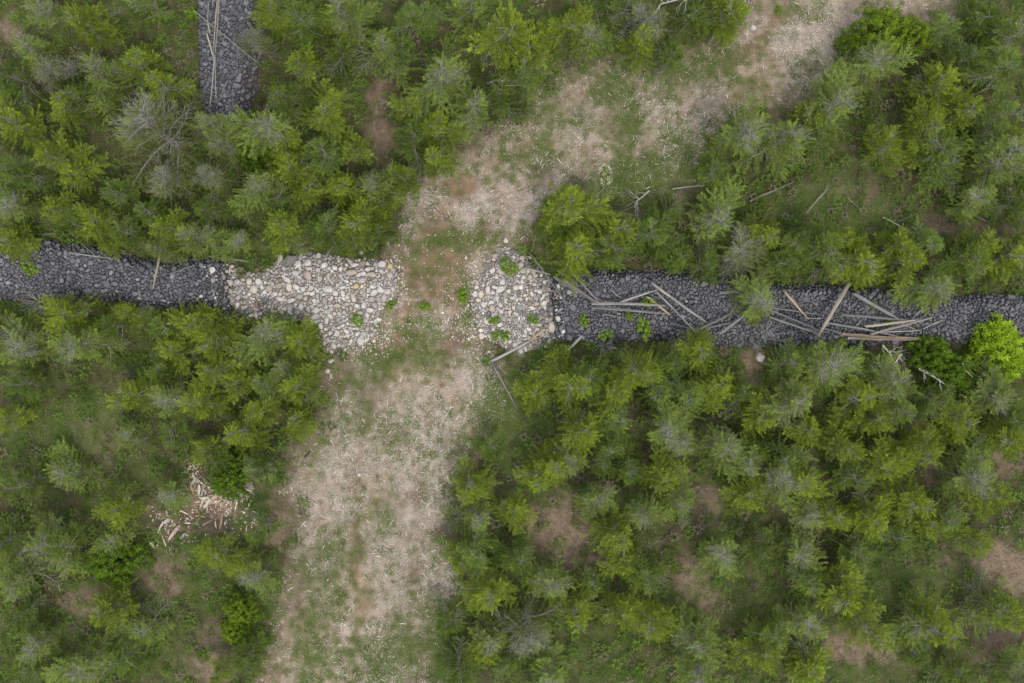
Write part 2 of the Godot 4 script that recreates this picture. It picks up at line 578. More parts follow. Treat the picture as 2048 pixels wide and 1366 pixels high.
func ground_height(x: float, z: float) -> float:
	var edge := minf(GW * CELL * 0.5 - absf(x), GH * CELL * 0.5 - absf(z))
	return (noise_a.get_noise_2d(x * 12.0, z * 12.0) * 0.1 + noise_a.get_noise_2d(x * 50.0 + 70.0, z * 50.0) * 0.03) * clampf(edge, 0.0, 1.0)

# ---------------------------------------------------------------- plants
func leaf_blade(s: Shape, p: Vector3, dir: Vector3, len_: float, wide: float, c0: Color, c1: Color) -> void:
	var side := dir.cross(Vector3.UP)
	if side.length_squared() < 0.01:
		side = Vector3.RIGHT
	side = side.normalized().rotated(dir, rr(-0.6, 0.6))
	var up := side.cross(dir)
	if up.y < 0.0: up = -up
	up = (up + Vector3(rr(-0.25, 0.25), 0.25, rr(-0.25, 0.25))).normalized()
	var mid := p + dir * len_ * 0.45
	var tip := p + dir * len_
	s.tri_n(p, mid + side * wide, tip, c0, c1, up)
	s.tri_n(p, mid - side * wide, tip, c0, c1, up)

func twig(s: Shape, a: Vector3, b: Vector3, w: float, c: Color) -> void:
	var side := (b - a).cross(Vector3(rr(-0.3, 0.3), 1, rr(-0.3, 0.3))).normalized() * w
	var up := side.cross(b - a).normalized()
	if up.y < 0.0: up = -up
	s.tri(a - side, a + side, b + side * 0.3, c, up)
	s.tri(a - side, b + side * 0.3, b - side * 0.3, c, up)
	var low := (a + b) * 0.5 - up * w
	s.tri(a - side, low, b, c * 0.9, side)

# A cedar of 1 m radius and about 3 m height: bare share, top bareness, tones.
func make_cedar(limbs: int, bare: float, top_bare: float, old: Color, fresh: Color, tall: float, leafiness: float, spread := 1.0) -> Array:
	var trunk := Shape.new()
	var wood := Shape.new()
	var leaves := Shape.new()
	var bark := Color(0.2, 0.175, 0.15)
	var grey := Color(0.235, 0.228, 0.205)
	var tp := PackedVector3Array()
	var tr := PackedFloat32Array()
	var bend := Vector3(rr(-0.34, 0.34), 0, rr(-0.34, 0.34))
	for i in 8:
		var t := i / 7.0
		tp.append(Vector3(bend.x * sin(t * 2.6), tall * t - 0.15 * (1.0 if i == 0 else 0.0), bend.z * sin(t * 3.0)))
		tr.append(lerpf(0.075, 0.008, t))
	trunk.tube(tp, tr, 7, bark, 0.12)
	var ph1 := rr(0, TAU)
	var ph2 := rr(0, TAU)
	for i in limbs:
		var t := pow((i + 0.5) / limbs, 0.9)
		var y0 := lerpf(0.28, tall * 0.985, t)
		var root := Vector3(bend.x * sin(t * 2.6), y0, bend.z * sin(t * 3.0))
		if rng.randf() < 0.1:
			continue
		var az := i * 2.39996 + rr(-1.0, 1.0)
		var lobe := 1.0 + 0.2 * sin(az * 2.0 + ph1) + 0.2 * sin(az * 3.0 + ph2) + 0.2 * sin(az + ph1 * 2.0)
		var long := maxf(0.2, (1.06 - 0.8 * pow(t, 1.3)) * lobe * rr(0.5, 1.16)) * spread
		var limb_tone := rr(0.62, 1.22)
		var out := Vector3(cos(az), 0, sin(az))
		var elev := lerpf(0.05, 0.8, t) + rr(-0.15, 0.2)
		var curl := rr(-0.25, 0.25)
		var pts := PackedVector3Array()
		var rad := PackedFloat32Array()
		var wob := Vector3(rr(-1, 1), rr(-0.6, 0.6), rr(-1, 1))
		for k in 6:
			var s := k / 5.0
			var dir := out.rotated(Vector3.UP, curl * s)
			pts.append(root + dir * long * s * cos(elev * 0.7) + Vector3.UP * long * (sin(elev) * s - 0.2 * s * s * (1.0 - t)) + wob * 0.05 * long * sin(s * 5.0))
			rad.append((0.009 + 0.012 * long) * (1.0 - s) + 0.0035)
		var naked := rng.randf() < bare + top_bare * smoothstep(0.45, 0.95, t)
		wood.tube(pts, rad, 3, grey if naked else bark.lerp(grey, 0.5 if top_bare > 0.5 else 0.15))
		var m := int(long / 0.068) + 2
		for q in m:
			var s := lerpf(0.16, 1.0, (q + rr(0, 0.8)) / m)
			var seg := mini(int(s * 5.0), 4)
			var p := pts[seg].lerp(pts[seg + 1], s * 5.0 - seg)
			var along := (pts[seg + 1] - pts[seg]).normalized()
			var ang := rr(0.5, 1.15) * (1.0 if q % 2 == 0 else -1.0) * (1.0 - 0.6 * smoothstep(0.8, 1.0, s))
			var l2 := (0.42 * (1.0 - s) + 0.17) * rr(0.5, 1.25) * (0.65 + 0.5 * long)
			if rng.randf() < 0.08: l2 *= 1.7
			var d2 := (along.rotated(Vector3.UP, ang) + Vector3.UP * rr(-0.3, 0.4)).normalized()
			var end := p + d2 * l2
			twig(wood, p, end, 0.0042 if naked else 0.0032, grey * rr(0.8, 1.15) if naked or top_bare > 0.5 else Color(0.12, 0.115, 0.06))
			if naked:
				for z in 3:
					var w0 := p.lerp(end, rr(0.2, 0.9))
					twig(wood, w0, w0 + (d2.rotated(Vector3.UP, rr(-1.0, 1.0)) + Vector3.UP * rr(-0.2, 0.5)).normalized() * l2 * rr(0.3, 0.7), 0.003, grey * rr(0.8, 1.2))
				if rng.randf() < 0.72:
					continue
			var kn := int(l2 / 0.017 * leafiness) + 2
			var bright := rr(0.8, 1.2) * limb_tone
			for z in kn:
				var u := (z + rr(0.0, 1.0)) / kn
				var lp := p.lerp(end, u)
				var d3 := (d2.rotated(Vector3.UP, rr(0.25, 1.0) * (1.0 if z % 2 == 0 else -1.0)) + Vector3.UP * rr(-0.25, 0.5)).normalized()
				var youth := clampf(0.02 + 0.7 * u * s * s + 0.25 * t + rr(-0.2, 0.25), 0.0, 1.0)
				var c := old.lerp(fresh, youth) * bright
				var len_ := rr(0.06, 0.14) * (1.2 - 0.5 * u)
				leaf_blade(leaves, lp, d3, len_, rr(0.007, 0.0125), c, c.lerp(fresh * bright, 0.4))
	return [trunk.mesh(), wood.mesh(), leaves.mesh()]

func make_crowns() -> void:
	crowns = {"l": [], "m": [], "g": [], "s": []}
	for i in 6:
		var v1 := rr(0.78, 1.18)
		var v2 := rr(0.75, 1.2)
		var v3 := rr(0.8, 1.15)
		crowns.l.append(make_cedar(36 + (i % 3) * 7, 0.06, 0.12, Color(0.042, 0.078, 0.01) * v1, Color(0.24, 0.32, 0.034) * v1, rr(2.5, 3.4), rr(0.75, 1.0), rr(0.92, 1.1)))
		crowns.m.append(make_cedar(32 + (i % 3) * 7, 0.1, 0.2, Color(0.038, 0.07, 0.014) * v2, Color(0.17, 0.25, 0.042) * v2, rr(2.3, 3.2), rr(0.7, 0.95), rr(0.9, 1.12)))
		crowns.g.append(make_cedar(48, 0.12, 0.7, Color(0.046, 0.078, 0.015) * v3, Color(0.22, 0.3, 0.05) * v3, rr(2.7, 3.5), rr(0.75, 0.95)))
	for i in 3:
		crowns.s.append(make_cedar(50, 0.5, 0.6, Color(0.07, 0.095, 0.025), Color(0.17, 0.205, 0.055), rr(2.6, 3.2), 0.7))

func cedar(px: float, py: float, r: float, kind: String, label: String) -> void:
	var set_: Array = crowns[kind][rng.randi() % crowns[kind].size()]
	var tall := (1.3 + r / 46.0) * rr(0.72, 1.3)
	var mid := tall * 0.55
	var wide := r / SCALE * (EYE - mid) / EYE * rr(0.86, 1.02)
	var p := at(px, py, mid)
	p.y = ground_height(p.x, p.z) + maxf(top_at(p.x, p.z) - 0.3, 0.0)
	var o := base("cedar_tree", p, rr(0, TAU))
	tag(o, label, "tree", "cedars of the wood")
	o.rotation += Vector3(rr(-0.16, 0.16), 0, rr(-0.16, 0.16))
	o.scale = Vector3(wide, tall / 3.0, wide)
	part("trunk", set_[0], mats.bark, o)
	part("branches", set_[1], mats.bark, o)
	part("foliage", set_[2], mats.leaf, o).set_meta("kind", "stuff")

func make_broadleaf(stems: int, leaf_len: float, leaf_wide: float, old: Color, fresh: Color, high: float, whorl: int) -> Array:
	var wood := Shape.new()
	var leaves := Shape.new()
	var ph := rr(0, TAU)
	for i in stems:
		var az := i * 2.39996 + rr(-0.3, 0.3)
		var q := sqrt((i + 0.5) / stems) * (0.95 + 0.16 * sin(az * 2.0 + ph) + 0.16 * sin(az * 5.0 + ph * 2.0)) * rr(0.85, 1.1)
		var tip := Vector3(cos(az) * q, high * (1.0 - 0.65 * minf(q * q, 1.2)) * rr(0.55, 1.15), sin(az) * q) + Vector3(rr(-0.08, 0.08), 0, rr(-0.08, 0.08))
		var root := Vector3(tip.x * 0.12, 0.0, tip.z * 0.12)
		wood.tube(PackedVector3Array([root, root.lerp(tip, 0.55) + Vector3.UP * 0.12, tip]), PackedFloat32Array([0.02, 0.011, 0.004]), 3, Color(0.14, 0.11, 0.07))
		var bright := rr(0.7, 1.2)
		for w in 3:
			var c0 := tip - Vector3.UP * w * leaf_len * 0.9 + Vector3(rr(-0.05, 0.05), 0, rr(-0.05, 0.05))
			for k in whorl:
				var a := TAU * k / whorl + rr(-0.3, 0.3)
				var d := Vector3(cos(a), rr(-0.25, 0.45), sin(a)).normalized()
				var c := old.lerp(fresh, rr(0.3, 1.0) * (1.0 - 0.25 * w)) * bright
				leaf_blade(leaves, c0, d, leaf_len * rr(0.7, 1.15), leaf_wide * rr(0.8, 1.2), c, c.lerp(fresh, 0.25))
	return [wood.mesh(), leaves.mesh()]

func bush(called: String, px: float, py: float, r: float, set_: Array, high: float, label: String, category: String) -> void:
	var p := at(px, py, high * 0.6)
	p.y = ground_height(p.x, p.z) + maxf(top_at(p.x, p.z) - 0.1, 0.0)
	var o := base(called, p, rr(0, TAU))
	tag(o, label, category)
	var wide := r / SCALE * (EYE - high * 0.6) / EYE
	o.scale = Vector3(wide, high, wide)
	o.scale *= Vector3(rr(0.75, 1.2), 1.0, rr(0.75, 1.2)) if called == "weed_tuft" else Vector3.ONE
	part("stems", set_[0], mats.bark, o)
	part("foliage", set_[1], mats.leaf, o).set_meta("kind", "stuff")

# bare grey branching plant of 1 m radius: a few limbs that fork and fork again
func fork(s: Shape, p: Vector3, d: Vector3, long: float, thick: float, depth: int, c: Color) -> void:
	var pts := PackedVector3Array([p])
	var rad := PackedFloat32Array([thick])
	var q := p
	for i in 3:
		d = (d + Vector3(rr(-0.22, 0.22), rr(-0.14, 0.16), rr(-0.22, 0.22))).normalized()
		q += d * long / 3.0
		pts.append(q)
		rad.append(thick * (1.0 - 0.22 * (i + 1)))
	s.tube(pts, rad, 4 if depth > 1 else 3, c * rr(0.85, 1.15))
	if depth <= 0:
		return
	for i in 3 + (1 if depth == 2 else 0):
		var at_ := pts[1 + (i % 3)]
		fork(s, at_, (d + Vector3(rr(-1, 1), rr(-0.25, 0.45), rr(-1, 1)) * 0.85).normalized(), long * rr(0.45, 0.75), thick * 0.5, depth - 1, c)

func dead_shrub(px: float, py: float, r: float, high: float, limbs: int, label: String) -> void:
	var s := Shape.new()
	for i in limbs:
		var a := TAU * i / limbs + rr(-0.3, 0.3)
		fork(s, Vector3.ZERO, Vector3(cos(a), rr(0.5, 1.3), sin(a)).normalized(), 0.5, 0.016, 2, Color(0.46, 0.45, 0.42))
	var p := at(px, py, high * 0.6)
	p.y = ground_height(p.x, p.z) + maxf(top_at(p.x, p.z) - 0.1, 0.0)
	var o := part("dead_shrub", s.mesh(), mats.dead, self, p)
	var wide := r / SCALE
	o.scale = Vector3(wide, high, wide)
	tag(o, label, "dead shrub")

# a fallen dead branch: a spine along points with forks
func dead_branch(points: Array, thick: float, forks: int, reach: float, tone: Color, label: String, lift := 0.12) -> void:
	var s := Shape.new()
	var first := at(points[0][0], points[0][1])
	var pts := PackedVector3Array()
	var rad := PackedFloat32Array()
	for i in points.size():
		var p := at(points[i][0], points[i][1])
		p.y = maxf(ground_height(p.x, p.z), top_at(p.x, p.z)) + lift + rr(0, 0.06)
		pts.append(p - first)
		rad.append(thick * (1.0 - 0.75 * i / (points.size() - 1.0)))
	s.tube(pts, rad, 6, tone, 0.15)
	for i in forks:
		var k := rng.randi() % (pts.size() - 1)
		var p := pts[k].lerp(pts[k + 1], rng.randf())
		var along := (pts[k + 1] - pts[k]).normalized()
		var d := (along.rotated(Vector3.UP, rr(0.4, 1.2) * (1.0 if i % 2 == 0 else -1.0)) + Vector3.UP * rr(0.0, 0.4)).normalized()
		fork(s, p, d, reach * rr(0.5, 1.1), thick * 0.4, 1, tone)
	var o := part("dead_branch", s.mesh(), mats.dead, self, first)
	tag(o, label, "dead branch")

# ---------------------------------------------------------------- rails and sticks
func rail(x0: float, y0: float, x1: float, y1: float, w: float, tone: Color, label: String, lift := 0.0, called := "fence_rail", category := "fence rail", group := "weathered rails fallen along the stone walls") -> void:
	var a := at(x0, y0, 0.7)
	var b := at(x1, y1, 0.7)
	var r := w / SCALE * 0.45
	var need := 0.0
	a.y = maxf(ground_height(a.x, a.z), top_at(a.x, a.z))
	b.y = maxf(ground_height(b.x, b.z), top_at(b.x, b.z))
	for i in 9:
		var q := a.lerp(b, i / 8.0)
		need = maxf(need, maxf(ground_height(q.x, q.z), top_at(q.x, q.z)) - q.y)
	a.y += r + need * rr(0.7, 1.0) + lift
	b.y += r + need * rr(0.7, 1.0) + lift
	var long := a.distance_to(b)
	var s := Shape.new()
	var sides := 7
	var shape := []
	for k in sides:
		shape.append(rr(0.72, 1.12))
	var n := maxi(4, int(long / 0.35))
	var rings := []
	var kink := Vector2.ZERO
	var bow := Vector2(rr(-1, 1), rr(-0.6, 0.6)) * 0.012 * long
	for i in n + 1:
		var t := float(i) / n
		var thick := r * lerpf(1.08, 0.82, t) * (0.5 if i == n else (0.8 if i == 0 else 1.0))
		kink += Vector2(rr(-1, 1), rr(-1, 1)) * r * 0.22
		if i == n: thick *= rr(0.5, 1.3)
		var ring := PackedVector3Array()
		for k in sides:
			var an := TAU * k / sides + 0.15 * t
			var f: float = shape[k] * rr(0.9, 1.1) * thick
			ring.append(Vector3(t * long + (rr(-0.09, 0.09) if i == 0 or i == n else 0.0), sin(an) * f * 0.85 + bow.y * sin(PI * t) + kink.y, cos(an) * f + bow.x * sin(PI * t) + kink.x))
		rings.append(ring)
	var strips := []
	for k in sides:
		strips.append(tone * rr(0.45, 1.3))
	for i in n:
		var mid := Vector3.ZERO
		for k in sides:
			mid += (rings[i][k] + rings[i + 1][k]) / (2.0 * sides)
		for k in sides:
			var k2 := (k + 1) % sides
			var c: Color = strips[k] * rr(0.86, 1.14)
			# each face is split lengthwise so that the grain shows
			var m0: Vector3 = rings[i][k].lerp(rings[i][k2], 0.5) * 1.0
			var m1: Vector3 = rings[i + 1][k].lerp(rings[i + 1][k2], 0.5)
			var o := (m0 + m1) * 0.5 - mid
			var c2 := c * rr(0.7, 1.2)
			s.tri(rings[i][k], m0, m1, c, o)
			s.tri(rings[i][k], m1, rings[i + 1][k], c, o)
			s.tri(m0, rings[i][k2], rings[i + 1][k2], c2, o)
			s.tri(m0, rings[i + 1][k2], m1, c2, o)
	for k in range(1, sides - 1):
		s.tri(rings[0][0], rings[0][k], rings[0][k + 1], tone * 0.8, Vector3.LEFT)
		s.tri(rings[n][0], rings[n][k], rings[n][k + 1], tone * 0.9, Vector3.RIGHT)
	var d := (b - a).normalized()
	var side := d.cross(Vector3.UP).normalized()
	var o := part(called, s.mesh(), mats.rail, self, a)
	o.basis = Basis(d, side.cross(d), side)
	tag(o, label, category, group)

func _ready() -> void:
	rng.seed = 20417
	noise_a.seed = 3
	noise_a.frequency = 0.03
	noise_b.seed = 11
	noise_b.frequency = 0.02
	noise_b.fractal_octaves = 3
	# camera straight down
	var cam := Camera3D.new()
	cam.name = "camera"
	cam.position = Vector3(0, EYE, 0)
	cam.rotation_degrees = Vector3(-90, 0, 0)
	cam.fov = rad_to_deg(2.0 * atan(683.0 / SCALE / EYE))
	cam.far = 1500.0
	add_child(cam)
	cam.current = true
	# overcast sky
	var sky_look := ProceduralSkyMaterial.new()
	sky_look.sky_top_color = Color(0.89, 0.9, 0.93)
	sky_look.sky_horizon_color = Color(0.82, 0.84, 0.87)
	sky_look.ground_bottom_color = Color(0.25, 0.25, 0.2)
	sky_look.ground_horizon_color = Color(0.6, 0.6, 0.58)
	var sky := Sky.new()
	sky.sky_material = sky_look
	var env := Environment.new()
	env.background_mode = Environment.BG_SKY
	env.sky = sky
	env.tonemap_mode = Environment.TONE_MAPPER_LINEAR
	env.tonemap_exposure = 1.5
	env.sdfgi_enabled = true
	env.ssao_enabled = true
	env.ssil_enabled = true
	var around := WorldEnvironment.new()
	around.name = "environment"
	around.environment = env
	add_child(around)
	var sun := DirectionalLight3D.new()
	sun.name = "sun"
	sun.light_energy = 0.4
	sun.light_color = Color(1.0, 0.97, 0.92)
	sun.light_angular_distance = 14.0
	sun.shadow_enabled = true
	sun.rotation_degrees = Vector3(-62, 28, 0)
	add_child(sun)
	make_materials()
	make_ground()
	for i in 10:
		rocks.append(make_rock(1, 0.74 if i < 5 else 0.6))
	for i in 5:
		pebbles.append(make_rock(1, 0.66))
	# ---- stone walls and heaps
	var dark_steps := [[0.13, 50], [0.1, 250], [0.078, 800], [0.058, 8000], [0.046, 55000], [0.037, 80000]]
	stone_heap("stone_wall", "long dark grey dry stone wall at the left between cedars", "stone wall", band([[-60, 554, 44], [70, 537, 58], [200, 545, 50], [300, 570, 48], [462, 567, 53]]), 0.7, 0.35, "dark", dark_steps, 0.3, [])
	stone_heap("stone_wall", "dark grey stone wall running down from the top edge, capped with long rails", "stone wall", band([[460, -60, 62], [460, 100, 60], [455, 200, 50], [446, 285, 28]]), 0.7, 0.35, "dark", dark_steps, 0.5, [])
	stone_heap("stone_wall", "long dark grey stone wall at the right littered with split rails", "stone wall", band([[1102, 618, 60], [1200, 612, 72], [1320, 612, 66], [1500, 626, 66], [1700, 632, 58], [1880, 640, 47], [2110, 624, 34]]), 0.7, 0.35, "dark", [[0.13, 100], [0.1, 500], [0.078, 1800], [0.058, 16000], [0.046, 90000], [0.037, 120000]], 0.4, [])
	var cream := Color(0.66, 0.6, 0.49)
	var buff := Color(0.5, 0.43, 0.36)
	var pale := Color(0.64, 0.61, 0.56)
	var brown := Color(0.29, 0.22, 0.165)
	var yellow := Color(0.62, 0.5, 0.28)
	var grey := Color(0.22, 0.215, 0.21)
	# zoomed picture of the heap: its own scale 0.1955, corner 430, 480
	var left_given := []
	for g in [[770, 215, 95, 62, 20, grey], [160, 275, 42, 30, 15, cream], [240, 310, 55, 35, 15, buff], [365, 425, 38, 48, 10, cream], [418, 512, 46, 50, 0, cream], [780, 490, 38, 48, 10, cream], [580, 500, 40, 36, 30, buff], [635, 555, 32, 28, 0, pale], [690, 415, 40, 26, 0, brown], [760, 410, 48, 30, -30, pale],
			[960, 240, 48, 38, 10, pale], [970, 135, 38, 34, 0, grey], [965, 370, 50, 60, 25, buff], [1090, 405, 30, 45, 5, buff], [1410, 340, 62, 38, 0, buff], [1435, 262, 48, 28, 10, pale], [1460, 475, 52, 32, 0, yellow], [1710, 255, 48, 40, 30, pale], [1790, 270, 36, 30, 0, yellow], [1620, 365, 58, 36, 0, buff], [1580, 310, 40, 36, 0, pale],
			[1180, 510, 60, 42, 0, pale], [1250, 550, 32, 40, 0, pale], [1320, 490, 38, 26, 20, pale], [1325, 550, 24, 42, 10, pale], [1430, 600, 42, 48, 0, cream], [1270, 680, 52, 34, -10, buff], [1360, 660, 40, 26, 10, buff], [930, 815, 45, 58, -15, brown], [1015, 790, 36, 32, 0, pale], [950, 605, 34, 40, 0, buff],
			[800, 625, 48, 34, 10, pale], [690, 610, 46, 28, -15, pale], [450, 660, 36, 48, 0, brown], [425, 770, 28, 46, 0, cream], [370, 715, 42, 34, 0, grey], [560, 770, 36, 32, 0, brown], [300, 855, 30, 20, 0, buff], [530, 620, 44, 38, 0, grey], [970, 710, 26, 50, 5, buff], [895, 690, 34, 40, 0, pale],
			[1565, 775, 28, 30, 0, pale], [1450, 865, 34, 20, -15, pale], [1280, 900, 26, 24, 0, cream], [1325, 880, 26, 18, 40, pale], [1605, 838, 24, 20, 0, pale], [1120, 780, 22, 20, 0, pale], [1120, 1055, 22, 28, 0, pale], [1168, 1080, 26, 28, 0, brown], [1190, 1145, 28, 26, 0, pale], [920, 510, 40, 34, 0, pale], [1495, 130, 28, 26, 0, buff], [1325, 225, 30, 28, 0, grey], [1225, 165, 28, 22, 0, grey], [300, 410, 28, 24, 0, buff], [220, 350, 36, 28, 0, buff], [320, 545, 24, 24, 0, pale], [760, 560, 40, 26, 10, buff], [1000, 500, 34, 40, 0, cream], [1360, 430, 40, 22, 0, pale], [1180, 360, 34, 26, 40, buff], [1295, 300, 28, 36, 0, pale], [1345, 305, 24, 24, 0, buff]]:
		left_given.append([430.0 + g[0] * 0.1955, 480.0 + g[1] * 0.1955, g[2] * 0.1955, g[3] * 0.1955, g[4], g[5]])
	stone_heap("stone_heap", "broad heap of pale stones where the left wall meets the clearing", "stone heap", outline([[450, 530], [480, 548], [530, 546], [562, 517], [620, 506], [700, 518], [782, 520], [796, 550], [788, 590], [762, 622], [748, 668], [728, 690], [690, 690], [655, 700], [640, 645], [610, 642], [560, 640], [490, 632], [455, 602]]), 0.42, 0.6, "pale", [[0.12, 250], [0.09, 500], [0.07, 1500], [0.052, 9000], [0.038, 22000], [0.027, 26000]], 0.0, left_given, -1.1)
	var right_given := []
	for g in [[275, 585, 32, 28, 0, pale], [260, 655, 34, 34, 0, pale], [320, 665, 36, 46, -10, cream], [340, 570, 22, 24, 0, cream], [390, 615, 30, 42, 0, pale], [440, 648, 36, 26, 0, pale], [518, 615, 46, 42, 30, pale], [300, 720, 36, 26, 0, cream], [600, 630, 30, 26, 0, cream], [672, 595, 36, 34, 0, cream], [540, 535, 36, 34, 20, pale],
			[435, 810, 34, 46, 0, buff], [520, 770, 28, 28, 0, pale], [430, 420, 40, 36, 0, pale], [375, 360, 36, 28, 0, grey], [498, 325, 28, 40, 0, grey], [440, 345, 30, 28, 0, brown], [645, 222, 34, 32, 0, grey], [750, 222, 34, 30, 0, grey], [735, 290, 32, 32, 0, buff], [725, 360, 34, 34, 0, buff], [780, 345, 34, 36, 0, grey], [850, 445, 36, 36, 0, buff], [745, 425, 38, 32, 0, buff], [870, 480, 34, 28, 0, buff], [1015, 560, 42, 40, 0, buff], [965, 535, 24, 30, 0, pale], [950, 685, 26, 34, -30, pale], [860, 565, 28, 22, 0, pale], [830, 525, 20, 20, 0, cream], [1045, 990, 50, 62, 0, cream],
			[560, 1120, 36, 48, -10, cream], [610, 1135, 30, 36, 0, pale], [675, 1180, 44, 36, 0, pale], [760, 1085, 28, 24, 0, pale], [815, 1105, 34, 34, 0, buff], [510, 970, 36, 28, 0, pale], [540, 1010, 26, 22, 0, pale], [325, 1085, 36, 34, 20, cream], [770, 1215, 18, 38, 25, pale], [980, 1185, 24, 26, 0, pale], [1015, 1145, 24, 28, 0, pale], [895, 1015, 30, 24, 0, cream], [905, 970, 24, 22, 0, cream], [610, 840, 30, 22, 0, cream], [650, 800, 24, 22, 0, cream], [440, 960, 30, 20, 0, cream], [370, 940, 30, 30, 0, cream], [575, 105, 18, 34, 15, pale], [1035, 1080, 26, 22, 0, grey], [695, 475, 28, 24, 0, pale], [525, 840, 26, 26, 0, pale], [750, 490, 26, 26, 0, pale]]:
		right_given.append([900.0 + g[0] * 0.1955, 460.0 + g[1] * 0.1955, g[2] * 0.1955, g[3] * 0.1955, g[4], g[5]])
	stone_heap("stone_heap", "rounded heap of pale stones ending the right wall at the clearing", "stone heap", outline([[958, 560], [972, 525], [1010, 495], [1050, 508], [1080, 535], [1108, 560], [1116, 640], [1110, 685], [1040, 706], [1005, 692], [962, 672], [944, 630], [942, 585]]), 0.42, 0.6, "pale", [[0.1, 110], [0.08, 200], [0.06, 700], [0.045, 6000], [0.033, 14000], [0.025, 16000]], 0.0, right_given)
	# ---- loose boulders and pebbles
	for b in [[1520, 714, 10, pale, "pale grey lone boulder on bare soil below the right stone wall"], [1513, 693, 9, grey, "dark lone boulder just above the pale boulder below the right wall"], [661, 722, 6, pale, "small white stone at the clearing edge below the left stone heap"], [655, 742, 5, cream, "lowest small cream stone trailing below the left stone heap"], [1012, 481, 6, pale, "upright white stone above the right stone heap"], [451, 485, 7, grey, "grey boulder among cedars above the left stone heap"], [1506, 56, 6, pale, "pale stone in the track near the top edge"], [719, 949, 4, pale, "small white stone lying in the middle of the lower clearing"]]:
		var p := at(b[0], b[1])
		var s: float = b[2] / SCALE
		p.y = ground_height(p.x, p.z) + s * 0.3
		var o := part("boulder", rocks[rng.randi() % 6], rock_mat(b[3]), self, p)
		o.basis = Basis(Vector3.UP, rr(0, TAU)) * Basis.from_scale(Vector3(s * 1.05, s * 0.75, s * 0.95))
		tag(o, b[4], "boulder")
	ground_cover()
	# ---- rails
	var silver := Color(0.25, 0.243, 0.232)
	var ash := Color(0.33, 0.315, 0.29)
	var tan := Color(0.36, 0.28, 0.2)
	var bleached := Color(0.43, 0.38, 0.31)
